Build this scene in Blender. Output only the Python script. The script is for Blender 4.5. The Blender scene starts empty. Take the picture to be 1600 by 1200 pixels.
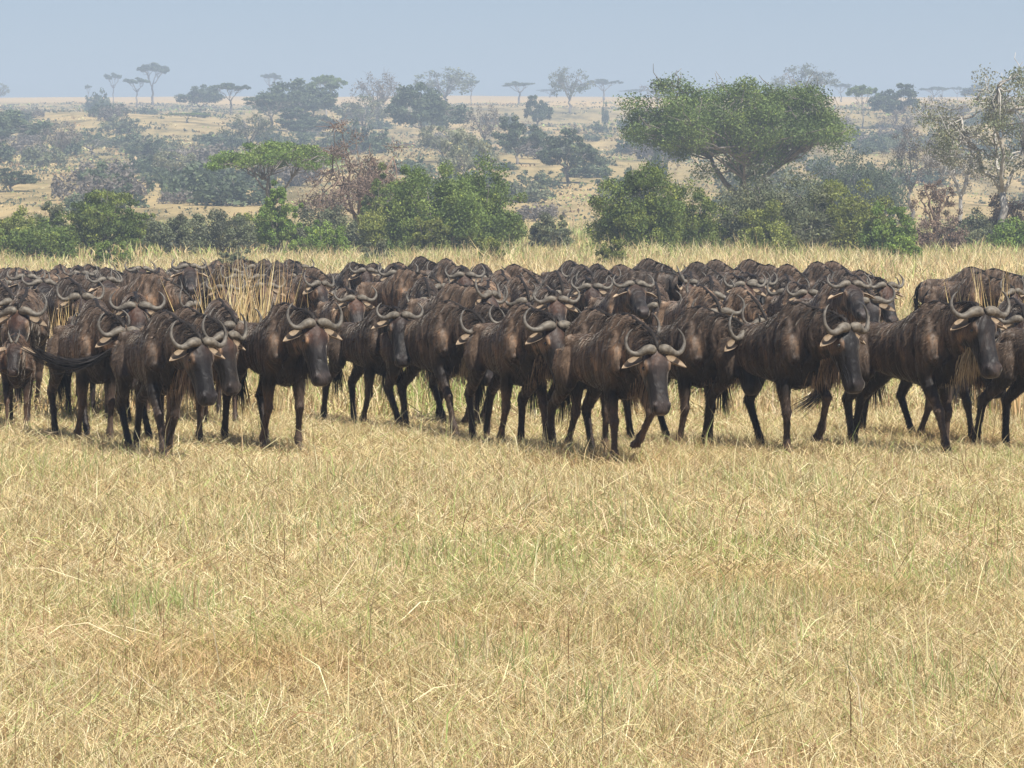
import bpy, math, random
import numpy as np
from mathutils import Vector, Matrix

random.seed(7)
RNG = np.random.default_rng(7)
R = math.radians
scene = bpy.context.scene
COL = scene.collection

# ------------------------------------------------------------------ camera, sky, sun, exposure
CAM_H = 2.45
FPX = 5228.0            # focal length in pixels of the 1600 px wide photograph
HORIZON = 293.0
PITCH = math.atan((600 - HORIZON) / FPX)
cam_data = bpy.data.cameras.new('camera')
cam_data.sensor_width = 36.0
cam_data.lens = 36.0 * FPX / 1600.0
cam_data.clip_start = 0.5
cam_data.clip_end = 20000
cam = bpy.data.objects.new('camera', cam_data)
COL.objects.link(cam)
cam.location = (0, 0, CAM_H)
cam.rotation_euler = (R(90) - PITCH, 0, 0)
scene.camera = cam

SUN_EL, SUN_AZ = R(56), math.atan2(0.62, -0.78)     # azimuth measured from +Y towards +X
world = bpy.data.worlds.new('World')
scene.world = world
world.use_nodes = True
wn = world.node_tree
bg = wn.nodes['Background']
sky = wn.nodes.new('ShaderNodeTexSky')
sky.sky_type = 'NISHITA'
sky.sun_disc = False
sky.sun_elevation = SUN_EL
sky.sun_rotation = SUN_AZ
sky.altitude = 1500
sky.air_density = 1.0
sky.dust_density = 1.5
sky.ozone_density = 3.0
tint = wn.nodes.new('ShaderNodeMix')
tint.data_type = 'RGBA'
tint.blend_type = 'MULTIPLY'
tint.inputs[0].default_value = 1.0
tint.inputs[7].default_value = (.98, .975, 1.06, 1)
wn.links.new(sky.outputs[0], tint.inputs[6])
wn.links.new(tint.outputs[2], bg.inputs[0])
bg.inputs[1].default_value = 0.048

sun_data = bpy.data.lights.new('sun', 'SUN')
sun_data.energy = 5.0
sun_data.angle = R(0.55)
sun_data.color = (1.0, 0.95, 0.86)
sun = bpy.data.objects.new('sun', sun_data)
COL.objects.link(sun)
sd = Vector((math.sin(SUN_AZ) * math.cos(SUN_EL), math.cos(SUN_AZ) * math.cos(SUN_EL), math.sin(SUN_EL)))
sun.rotation_euler = sd.to_track_quat('Z', 'Y').to_euler()

scene.view_settings.view_transform = 'Standard'
scene.view_settings.look = 'None'
scene.view_settings.exposure = 0.82
scene.view_settings.gamma = 1.0
scene.render.engine = 'CYCLES'
cy = scene.cycles
cy.max_bounces = 5
cy.diffuse_bounces = 2
cy.glossy_bounces = 2
cy.transmission_bounces = 3
cy.transparent_max_bounces = 6
cy.volume_bounces = 0
cy.use_denoising = True
cy.caustics_reflective = False
cy.caustics_refractive = False
HAZE_DENSITY = 0.00095

# ------------------------------------------------------------------ small helpers
def smooth(a, b, v):
    t = np.clip((np.asarray(v, float) - a) / (b - a), 0, 1)
    return t * t * (3 - 2 * t)

def props(o, label=None, cat=None, group=None, kind=None):
    if label: o['label'] = label
    if cat: o['category'] = cat
    if group: o['group'] = group
    if kind: o['kind'] = kind
    return o

def link(o, parent=None):
    COL.objects.link(o)
    if parent is not None: o.parent = parent
    return o

def empty(name, loc=(0, 0, 0), rz=0.0, s=1.0):
    o = bpy.data.objects.new(name, None)
    o.location = loc
    o.rotation_euler = (0, 0, rz)
    o.scale = (s, s, s)
    return link(o)

def np_mesh(name, verts, faces, color=None, smooth_shade=False):
    """faces: list of int arrays (n,k) with constant k each"""
    me = bpy.data.meshes.new(name)
    verts = np.asarray(verts, np.float32)
    me.vertices.add(len(verts))
    me.vertices.foreach_set('co', verts.ravel())
    li, starts = [], []
    off = 0
    for f in faces:
        f = np.asarray(f, np.int32)
        if len(f) == 0: continue
        k = f.shape[1]
        li.append(f.ravel())
        starts.append(off + np.arange(len(f), dtype=np.int32) * k)
        off += f.size
    li = np.concatenate(li); starts = np.concatenate(starts)
    me.loops.add(len(li))
    me.loops.foreach_set('vertex_index', li)
    me.polygons.add(len(starts))
    me.polygons.foreach_set('loop_start', starts)
    if smooth_shade:
        me.polygons.foreach_set('use_smooth', np.ones(len(starts), bool))
    me.update(calc_edges=True)
    if color is not None:
        a = me.color_attributes.new('tint', 'FLOAT_COLOR', 'POINT')
        c = np.ones((len(verts), 4), np.float32)
        c[:, :color.shape[1]] = color
        a.data.foreach_set('color', c.ravel())
    return me

def mesh_obj(name, me, mat, parent=None):
    o = bpy.data.objects.new(name, me)
    if mat is not None and len(me.materials) == 0: me.materials.append(mat)
    return link(o, parent)

class Geo:
    """collects pieces of one mesh"""
    def __init__(s): s.v = []; s.q = []; s.t = []; s.c = []; s.n = 0
    def add(s, v, q=None, t=None, c=None):
        v = np.asarray(v, float)
        if q is not None and len(q): s.q.append(np.asarray(q) + s.n)
        if t is not None and len(t): s.t.append(np.asarray(t) + s.n)
        s.v.append(v); s.n += len(v)
        if c is not None: s.c.append(np.broadcast_to(np.asarray(c, float), (len(v), 3)))
    def mesh(s, name, sm=True):
        f = []
        if s.q: f.append(np.concatenate(s.q))
        if s.t: f.append(np.concatenate(s.t))
        col = np.concatenate(s.c) if s.c else None
        return np_mesh(name, np.concatenate(s.v), f, col, sm)

def loft(P, S, hw, hd, n=14, ex=2.0):
    """closed tube through P; S side vectors; hw half width along S, hd half depth across"""
    P = np.asarray(P, float); m = len(P)
    S = np.broadcast_to(np.asarray(S, float), (m, 3)).copy()
    T = np.gradient(P, axis=0)
    T /= np.linalg.norm(T, axis=1)[:, None]
    S -= (S * T).sum(1)[:, None] * T
    S /= np.linalg.norm(S, axis=1)[:, None]
    U = np.cross(T, S)
    a = np.arange(n) / n * 2 * math.pi
    ca, sa = np.cos(a), np.sin(a)
    ca = np.sign(ca) * np.abs(ca) ** (2 / ex); sa = np.sign(sa) * np.abs(sa) ** (2 / ex)
    hw = np.broadcast_to(hw, m); hd = np.broadcast_to(hd, m)
    V = P[:, None] + S[:, None] * (ca[None] * hw[:, None])[..., None] + U[:, None] * (sa[None] * hd[:, None])[..., None]
    V = V.reshape(-1, 3)
    i = np.arange(m - 1)[:, None] * n; j = np.arange(n)[None]; k = (j + 1) % n
    q = np.stack([i + j, i + k, i + n + k, i + n + j], -1).reshape(-1, 4)
    V = np.vstack([V, P[0], P[-1]])
    c0, c1 = m * n, m * n + 1
    jj = np.arange(n); kk = (jj + 1) % n
    t = np.vstack([np.stack([np.full(n, c0), kk, jj], -1),
                   np.stack([np.full(n, c1), (m - 1) * n + jj, (m - 1) * n + kk], -1)])
    return V, q, t

def spline(P, n):
    """Catmull-Rom resample of a list of points (rows may hold radii too)"""
    P = np.asarray(P, float)
    Q = np.vstack([2 * P[0] - P[1], P, 2 * P[-1] - P[-2]])
    out = []
    for u in np.linspace(0, len(P) - 1 - 1e-6, n):
        i = int(u); f = u - i
        a, b, c, d = Q[i], Q[i + 1], Q[i + 2], Q[i + 3]
        out.append(0.5 * (2 * b + (c - a) * f + (2 * a - 5 * b + 4 * c - d) * f * f + (3 * b - a - 3 * c + d) * f ** 3))
    return np.array(out)

# ------------------------------------------------------------------ materials
def new_mat(name):
    m = bpy.data.materials.new(name); m.use_nodes = True
    nt = m.node_tree; nt.nodes.clear()
    return m, nt
def node(nt, t, **kw):
    n = nt.nodes.new(t)
    for k, v in kw.items():
        if k.startswith('i_'): n.inputs[k[2:].replace('_', ' ')].default_value = v
        else: setattr(n, k, v)
    return n
def ramp(nt, fac, stops, interp='LINEAR'):
    r = node(nt, 'ShaderNodeValToRGB')
    r.color_ramp.interpolation = interp
    el = r.color_ramp.elements
    while len(el) < len(stops): el.new(0.5)
    for e, (p, c) in zip(el, stops):
        e.position = p; e.color = tuple(c) + (1,) if len(c) == 3 else c
    nt.links.new(fac, r.inputs[0])
    return r
def mixc(nt, fac, a, b, mode='MIX'):
    m = node(nt, 'ShaderNodeMix'); m.data_type = 'RGBA'; m.blend_type = mode
    for s, v in ((0, fac), (6, a), (7, b)):
        if hasattr(v, 'is_output'): nt.links.new(v, m.inputs[s])
        else: m.inputs[s].default_value = v if not isinstance(v, tuple) or len(v) == 4 else v + (1,)
    return m.outputs[2]

def blade_mat(name, trans=0.3, rough=0.75, rand=0.15):
    m, nt = new_mat(name)
    out = node(nt, 'ShaderNodeOutputMaterial')
    at = node(nt, 'ShaderNodeAttribute', attribute_name='tint')
    oi = node(nt, 'ShaderNodeObjectInfo')
    mr = node(nt, 'ShaderNodeMapRange'); mr.inputs[3].default_value = 1 - rand; mr.inputs[4].default_value = 1 + rand
    nt.links.new(oi.outputs['Random'], mr.inputs[0])
    vm = node(nt, 'ShaderNodeVectorMath', operation='SCALE')
    nt.links.new(at.outputs['Color'], vm.inputs[0]); nt.links.new(mr.outputs[0], vm.inputs['Scale'])
    pb = node(nt, 'ShaderNodeBsdfPrincipled')
    pb.inputs['Roughness'].default_value = rough
    pb.inputs['Specular IOR Level'].default_value = 0.25
    nt.links.new(vm.outputs[0], pb.inputs['Base Color'])
    tr = node(nt, 'ShaderNodeBsdfTranslucent'); nt.links.new(vm.outputs[0], tr.inputs[0])
    mx = node(nt, 'ShaderNodeMixShader'); mx.inputs[0].default_value = trans
    nt.links.new(pb.outputs[0], mx.inputs[1]); nt.links.new(tr.outputs[0], mx.inputs[2])
    nt.links.new(mx.outputs[0], out.inputs[0])
    return m

M_GRASS = blade_mat('dry_grass', 0.25, 0.6, 0.0)
M_LEAF = blade_mat('leaves', 0.25, 0.6, 0.14)

def bark_mat(name, c1, c2):
    m, nt = new_mat(name)
    out = node(nt, 'ShaderNodeOutputMaterial'); pb = node(nt, 'ShaderNodeBsdfPrincipled')
    tc = node(nt, 'ShaderNodeTexCoord'); no = node(nt, 'ShaderNodeTexNoise', i_Scale=3.0, i_Detail=6.0)
    nt.links.new(tc.outputs['Object'], no.inputs[0])
    r = ramp(nt, no.outputs[0], [(0.35, c1), (0.65, c2)])
    nt.links.new(r.outputs[0], pb.inputs['Base Color']); pb.inputs['Roughness'].default_value = 0.9
    bp = node(nt, 'ShaderNodeBump', i_Strength=0.6, i_Distance=0.05); nt.links.new(no.outputs[0], bp.inputs['Height'])
    nt.links.new(bp.outputs[0], pb.inputs['Normal'])
    nt.links.new(pb.outputs[0], out.inputs[0])
    return m
M_BARK = bark_mat('bark_grey', (0.10, 0.085, 0.07), (0.24, 0.21, 0.18))
M_BARK_PALE = bark_mat('bark_pale', (0.25, 0.23, 0.20), (0.50, 0.47, 0.42))
M_BARK_BROWN = bark_mat('bark_brown', (0.12, 0.08, 0.055), (0.26, 0.18, 0.13))

def ground_mat():
    m, nt = new_mat('savanna_ground')
    out = node(nt, 'ShaderNodeOutputMaterial'); pb = node(nt, 'ShaderNodeBsdfPrincipled')
    ge = node(nt, 'ShaderNodeNewGeometry')
    sx = node(nt, 'ShaderNodeSeparateXYZ'); nt.links.new(ge.outputs['Position'], sx.inputs[0])
    def noise(scale, detail=6, rough=0.6, mp=(1, 1, 1)):
        mpn = node(nt, 'ShaderNodeMapping'); mpn.inputs['Scale'].default_value = mp
        nt.links.new(ge.outputs['Position'], mpn.inputs[0])
        n = node(nt, 'ShaderNodeTexNoise'); n.inputs['Scale'].default_value = scale
        n.inputs['Detail'].default_value = detail; n.inputs['Roughness'].default_value = rough
        nt.links.new(mpn.outputs[0], n.inputs[0]); return n.outputs[0]
    # near soil under straw
    near = ramp(nt, noise(6, 8, 0.7), [(0.3, (0.24, 0.15, 0.09)), (0.5, (0.38, 0.26, 0.155)), (0.7, (0.50, 0.38, 0.23))]).outputs[0]
    # hillside
    n1 = noise(0.03, 8, 0.62, (1, 0.35, 1)); n2 = noise(0.22, 8, 0.72, (1, 0.16, 1))
    hill = ramp(nt, n1, [(0.30, (0.17, 0.155, 0.065)), (0.44, (0.33, 0.26, 0.13)), (0.60, (0.44, 0.33, 0.165)), (0.8, (0.41, 0.29, 0.155))]).outputs[0]
    spots = ramp(nt, n2, [(0.38, (0.30, 0.32, 0.27)), (0.50, (0.80, 0.80, 0.76)), (0.66, (1.12, 1.08, 1.0))]).outputs[0]
    hill = mixc(nt, 0.85, hill, spots, 'MULTIPLY')
    plain = ramp(nt, noise(0.012, 5, 0.5, (1, 0.25, 1)), [(0.3, (0.42, 0.295, 0.13)), (0.7, (0.54, 0.375, 0.17))]).outputs[0]
    f2 = node(nt, 'ShaderNodeMapRange', interpolation_type='SMOOTHSTEP'); f2.inputs[1].default_value = 760; f2.inputs[2].default_value = 900
    ma = node(nt, 'ShaderNodeMath', operation='MULTIPLY_ADD'); ma.inputs[1].default_value = 1.1
    nt.links.new(sx.outputs[0], ma.inputs[0]); nt.links.new(sx.outputs[1], ma.inputs[2]); nt.links.new(ma.outputs[0], f2.inputs[0])
    far = mixc(nt, f2.outputs[0], hill, plain)
    f1 = node(nt, 'ShaderNodeMapRange', interpolation_type='SMOOTHSTEP'); f1.inputs[1].default_value = 60; f1.inputs[2].default_value = 160
    nt.links.new(sx.outputs[1], f1.inputs[0])
    col = mixc(nt, f1.outputs[0], near, far)
    nt.links.new(col, pb.inputs['Base Color']); pb.inputs['Roughness'].default_value = 0.95
    pb.inputs['Specular IOR Level'].default_value = 0.1
    bp = node(nt, 'ShaderNodeBump', i_Strength=0.5, i_Distance=0.4)
    nt.links.new(noise(0.8, 8, 0.7), bp.inputs['Height']); nt.links.new(bp.outputs[0], pb.inputs['Normal'])
    nt.links.new(pb.outputs[0], out.inputs[0])
    return m

# ------------------------------------------------------------------ terrain
PY = np.array([-200, 0, 60, 130, 190, 250, 320, 450, 600, 720, 800, 1000, 1300, 1500, 2500, 6000], float)
PZ = np.array([0, 0, -.12, -.30, -.45, .1, 1.9, 7.6, 14.6, 19.3, 21.6, 28.0, 37.6, 41.0, 44.0, 40.0], float)
_yy = np.linspace(-200, 6000, 3101)
_zz = np.interp(_yy, PY, PZ)
_k = np.ones(21) / 21
_zs = np.convolve(np.pad(_zz, 10, mode='edge'), _k, 'valid')
def ground(x, y):
    x = np.asarray(x, float); y = np.asarray(y, float)
    z = np.interp(y, _yy, _zs)
    a = smooth(150, 420, y)
    z = z + a * (1.1 * np.sin(x * .021 + y * .006 + 1) + .7 * np.sin(x * .047 - y * .013) + .5 * np.sin(x * .083 + y * .031 + 2)) * (1 - .75 * smooth(650, 900, y))
    z = z - (.2 * smooth(38, 60, y) + .42 * smooth(58, 72, y)) * (1 - smooth(90, 140, y)) * smooth(-1, -9, x)
    z = z + .02 * np.sin(x * .9 + y * .4) * np.sin(y * .7 - x * .3) * (1 - smooth(60, 120, y))
    return z
def gz(x, y): return float(ground(x, y))
def pix(px, py):
    """ground point seen at a pixel of the flat near field"""
    d = CAM_H * FPX / (py - HORIZON)
    return np.array([(px - 800) / FPX * d, d])
def at(px, Y):
    """world x of a picture column at distance Y"""
    return (px - 800) / FPX * Y

ys = np.concatenate([np.linspace(-60, 150, 106), np.linspace(155, 820, 134), np.linspace(840, 1600, 39), np.linspace(1700, 6000, 24)])
us = np.linspace(-1, 1, 161)
Yg, Ug = np.meshgrid(ys, us, indexing='ij')
Xg = Ug * (90 + 0.9 * np.abs(Yg))
Zg = ground(Xg, Yg)
V = np.stack([Xg, Yg, Zg], -1).reshape(-1, 3)
ny, nx = Yg.shape
i = np.arange(ny - 1)[:, None] * nx; j = np.arange(nx - 1)[None]
F = np.stack([i + j, i + j + 1, i + nx + j + 1, i + nx + j], -1).reshape(-1, 4)
g = mesh_obj('ground', np_mesh('ground', V, [F], None, True), ground_mat())
props(g, kind='structure', label='savanna plain rising to a dry grassy hillside', cat='ground')

# ------------------------------------------------------------------ grass
PAL = {
    'straw': (0.57, 0.475, 0.255), 'pale': (0.74, 0.66, 0.41), 'tan': (0.45, 0.345, 0.185),
    'brown': (0.27, 0.175, 0.085), 'green': (0.32, 0.38, 0.12), 'gold': (0.60, 0.475, 0.24),
}
def patch(x, y, s, ph=0.0):
    return (np.sin(x * 1.7 * s + ph) * np.cos(y * 1.1 * s + 1.3 * ph) + np.sin(x * .63 * s - y * .81 * s + 2 * ph) + .6 * np.sin(x * 3.1 * s + y * 2.3 * s + ph)) / 2.2

def blades(x, y, h, w, tilt, az, bend, col, name):
    n = len(x)
    z = ground(x, y) - .01
    lift = np.where(tilt > .75, RNG.uniform(0, 1, n) ** 1.5 * .09, 0)
    z = z + lift
    base = np.stack([x, y, z], 1)
    d = np.stack([np.cos(az) * np.sin(tilt), np.sin(az) * np.sin(tilt), np.cos(tilt)], 1)
    t2 = np.minimum(tilt + bend, 1.62)
    d2 = np.stack([np.cos(az) * np.sin(t2), np.sin(az) * np.sin(t2), np.cos(t2)], 1)
    wa = RNG.uniform(-.9, .9, n)       # blade's flat side, turned at random
    side = np.stack([np.cos(wa), np.sin(wa), RNG.uniform(-.25, .25, n)], 1)
    side -= (side * d).sum(1)[:, None] * d
    side /= np.maximum(np.linalg.norm(side, axis=1), .2)[:, None]
    mid = base + d * (h * .55)[:, None]
    mid[:, 2] = np.maximum(mid[:, 2], z + .02)
    tip = mid + d2 * (h * .45)[:, None]
    tip[:, 2] = np.maximum(tip[:, 2], z + .015)
    sw = side * (w * .5)[:, None]
    v = np.stack([base - sw, base + sw, mid + sw * .8, mid - sw * .8, tip], 1).reshape(-1, 3)
    o = np.arange(n)[:, None] * 5
    q = o + np.array([[0, 1, 2, 3]]); t = o + np.array([[3, 2, 4]])
    c = np.repeat(col, 5, axis=0)
    return np_mesh(name, v, [q, t], c)

def pick(n, weights, jitter=.15):
    keys = list(weights); p = np.array([weights[k] for k in keys], float); p /= p.sum()
    c = np.array([PAL[k] for k in keys])[RNG.choice(len(keys), n, p=p)]
    return c * (1 + RNG.normal(0, jitter, (n, 1))).clip(.5, 1.5) * (1 + RNG.normal(0, .04, (n, 3)))

def field(y0, y1, density, hr, wr, weights, name, upright=.45, margin=1.25, tall=None, green=0.0, gw=None):
    hw0, hw1 = y0 * 800 / FPX * margin + .4, y1 * 800 / FPX * margin + .4
    area = (hw0 + hw1) * (y1 - y0)
    n = int(area * density)
    u = RNG.random(n)
    y = np.sqrt(y0 ** 2 + u * (y1 ** 2 - y0 ** 2))
    x = RNG.uniform(-1, 1, n) * (y * 800 / FPX * margin + .4)
    # gather into tufts
    k = RNG.random(n) < .5
    nt_ = max(10, int(n / 22)); ti = RNG.integers(0, n, nt_)
    sel = ti[RNG.integers(0, nt_, k.sum())]
    sp = .035 + .0012 * y[sel]
    x[k] = x[sel] + RNG.normal(0, 1, k.sum()) * sp; y[k] = y[sel] + RNG.normal(0, 1, k.sum()) * sp
    bare = smooth(.25, .9, patch(x, y, 1.1, 6.2)) * smooth(20, 14, y) * .45 + smooth(.5, 1.1, patch(x, y, .9, 2.2)) * .35
    kp = RNG.random(n) > (bare if y0 < 30 else 0 * bare)
    x, y = x[kp], y[kp]; n = len(x)
    pa = patch(x, y, .55, .7); pb_ = patch(x, y, 1.9, 2.1)
    h = RNG.uniform(hr[0], hr[1], n) * (1 + .35 * pa) * (1 + .2 * pb_)
    w = RNG.uniform(wr[0], wr[1], n)
    up = RNG.random(n) < (upright * (1 + .7 * pb_))
    tilt = np.where(up, np.abs(RNG.normal(0, .36, n)), RNG.uniform(.85, 1.50, n))
    h = np.where(up, h * .95, h * 1.1)
    az = RNG.uniform(0, 2 * math.pi, n)
    bend = np.where(up, RNG.uniform(0, 1.1, n), RNG.uniform(-.3, .5, n))
    col = pick(n, weights)
    gp = smooth(.15, .9, patch(x, y, .42, 4.4) + .35 * patch(x, y, 1.3, 1.9)) * green
    gm = (RNG.random(n) < gp) & up
    col[gm] = pick(int(gm.sum()), {'green': 3, 'straw': 1})
    if y0 > 50:      # greener towards the bushes
        gm = RNG.random(n) < .45 * smooth(y0 + 20, y1, y) * (.6 + .5 * patch(x, y, .3, 2))
        col[gm] = pick(int(gm.sum()), {'green': 3, 'straw': 1})
        h *= .8 + .35 * patch(x, y, .23, 5.5)
    # browner, trampled patches
    bp_ = smooth(.3, 1.1, patch(x, y, .7, 9.1))[:, None]
    col = col * (1 - bp_ * np.array([[.12, .2, .28]]))
    me = blades(x, y, h, w, tilt, az, bend, col, name)
    o = mesh_obj(name, me, M_GRASS)
    props(o, kind='stuff', cat='grass')
    return o

STRAW = {'straw': 5, 'pale': 2.4, 'tan': 3.6, 'brown': 1.2, 'green': 1.3, 'gold': 1.2}
o = field(12.2, 21, 3000, (.06, .22), (.0020, .0042), STRAW, 'dry_grass', .38, green=.8)
o['label'] = 'short trampled straw grass nearest the viewer'
o = field(21, 36, 1500, (.07, .24), (.0030, .0060), STRAW, 'dry_grass', .40, green=.9)
o['label'] = 'dry straw grass around the feet of the front animals'
o = field(36, 62, 330, (.16, .50), (.008, .014), STRAW, 'dry_grass', .7, green=.7)
o['label'] = 'dry grass between the rear ranks of the herd'
GOLD = {'gold': 5, 'straw': 4, 'pale': 2.5, 'tan': 2.2, 'green': .25}
o = field(62, 126, 42, (.45, .95), (.016, .03), GOLD, 'tall_golden_grass', .92, green=.55)
o['label'] = 'belt of tall golden grass between herd and bushes'
o = field(126, 215, 7, (.4, .9), (.03, .06), {'gold': 2, 'straw': 2, 'green': 4, 'tan': 2}, 'tall_grass_among_bushes', .9, margin=1.3, green=1)
o['label'] = 'mixed green and straw grass growing among the bushes'
# low scrub and tussocks that roughen the far slope
def slope_scrub():
    n = 20000
    y = 225 + 700 * RNG.random(n) ** 1.1
    x = RNG.uniform(-1, 1, n) * y * .153 * 1.35
    keep = RNG.random(n) < np.clip(.42 + .5 * patch(x, y * .5, .035, 1.2) + .3 * patch(x, y * .6, .12, 3.3), .06, 1) * (1 - .85 * smooth(760, 900, y + 1.1 * x))
    x, y = x[keep], y[keep]; n = len(x); m = 12
    base = np.stack([x, y, ground(x, y)], 1)
    sz = RNG.uniform(.4, 1.25, n)
    c = pick(n, {'tan': 3, 'brown': 2, 'green': 2, 'straw': 1}, .2)
    g_ = RNG.random(n) < .55; c[g_] = np.array([.105, .118, .072]) * RNG.uniform(.7, 1.4, (int(g_.sum()), 1))
    P = np.repeat(base, m, 0) + RNG.normal(0, 1, (n * m, 3)) * np.repeat(sz, m)[:, None] * np.array([.8, .8, .13]) + np.array([0, 0, .14]) * np.repeat(sz, m)[:, None]
    a = RNG.normal(0, 1, (n * m, 3)); a /= np.linalg.norm(a, axis=1)[:, None]
    b = RNG.normal(0, 1, (n * m, 3)); b -= (a * b).sum(1)[:, None] * a; b /= np.linalg.norm(b, axis=1)[:, None]
    s_ = np.repeat(sz * np.clip(y / 520, .4, 1), m)[:, None] * RNG.uniform(.15, .38, (n * m, 1))
    v = np.stack([P - a * s_, P + b * s_ * .6, P + a * s_, P - b * s_ * .6], 1).reshape(-1, 3)
    q = np.arange(n * m)[:, None] * 4 + np.arange(4)[None]
    me = np_mesh('undergrowth', v, [q], np.repeat(np.repeat(c, m, 0), 4, 0))
    props(mesh_obj('undergrowth', me, M_GRASS), 'low tussocks and brush roughening the far grassy slope', 'undergrowth', None, 'stuff')
slope_scrub()
# sparse long stalks and dark weed stems standing over the foreground
TUFTS = [(1130, 1010, .34), (850, 900, .30), (1165, 960, .26), (60, 745, .5), (690, 880, .3), (420, 830, .35), (1540, 900, .32), (980, 820, .4), (250, 960, .22), (1330, 850, .35), (760, 1040, .2), (1450, 1080, .22), (930, 1120, .16), (560, 760, .5), (1250, 770, .5)]
tx, ty = [], []
for px_, py_, sg in TUFTS:
    c_ = pix(px_, py_); k_ = int(700 * sg)
    tx.append(RNG.normal(c_[0], sg, k_)); ty.append(RNG.normal(c_[1], sg * 1.6, k_))
x = np.concatenate(tx); y = np.concatenate(ty); n = len(x)
me = blades(x, y, RNG.uniform(.12, .36, n), RNG.uniform(.003, .006, n), np.abs(RNG.normal(0, .25, n)), RNG.uniform(0, 6.28, n), RNG.uniform(0, .6, n),
            pick(n, {'green': 5, 'straw': 1.5, 'tan': 1}) * np.array([.92, .95, 1.05]), 'green_grass')
props(mesh_obj('green_grass', me, M_GRASS), 'thin grey-green grass shoots standing in the straw', 'grass', None, 'stuff')
n = 1100
y = np.sqrt(RNG.uniform(12.5 ** 2, 34 ** 2, n)); x = RNG.uniform(-1, 1, n) * (y * .153 * 1.25)
col = pick(n, {'pale': 3, 'straw': 3, 'brown': 2.2, 'green': 1})
up = RNG.random(n) < .7
me = blades(x, y, RNG.uniform(.25, .6, n), RNG.uniform(.003, .0075, n), np.where(up, np.abs(RNG.normal(.1, .3, n)), RNG.uniform(1, 1.45, n)),
            RNG.uniform(0, 6.28, n), RNG.uniform(0, .9, n), col, 'grass_stalks')
props(mesh_obj('grass_stalks', me, M_GRASS), 'long dry stalks standing over the short straw', 'grass', None, 'stuff')

def reeds(pxa, pxb, pyfoot, n, h0, h1, name, label):
    x0, y0 = pix(pxa, pyfoot); x1, _ = pix(pxb, pyfoot)
    x = np.clip(RNG.normal((x0 + x1) / 2, (x1 - x0) * .30, n), x0 - .3, x1 + .4); y = y0 + RNG.normal(0, .7, n)
    x = x + .05 * np.sin(x * 23)
    c = pick(n, {'gold': 4, 'pale': 3, 'straw': 3, 'tan': 2}) * np.array([1.0, .92, .85])
    me = blades(x, y, h0 + (h1 - h0) * RNG.random(n) ** 1.3, RNG.uniform(.008, .018, n),
                np.abs(RNG.normal(0, .13, n)), RNG.uniform(0, 6.28, n), RNG.uniform(0, .25, n), c, name)
    return props(mesh_obj(name, me, M_GRASS), label, 'tall grass', None, 'stuff')
reeds(318, 450, 600, 430, .5, 1.9, 'reed_clump', 'tall dry reeds standing inside the left of the herd')
reeds(1500, 1605, 585, 120, .6, 1.8, 'reed_clump', 'tall dry reeds behind the bull with a raised head at right')
reeds(1560, 1625, 655, 130, .4, 1.0, 'reed_clump', 'pale reeds in front of the right edge of the herd')
reeds(60, 150, 600, 260, .5, 1.2, 'reed_clump', 'loose greenish stalks among the far left animals')

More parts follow.
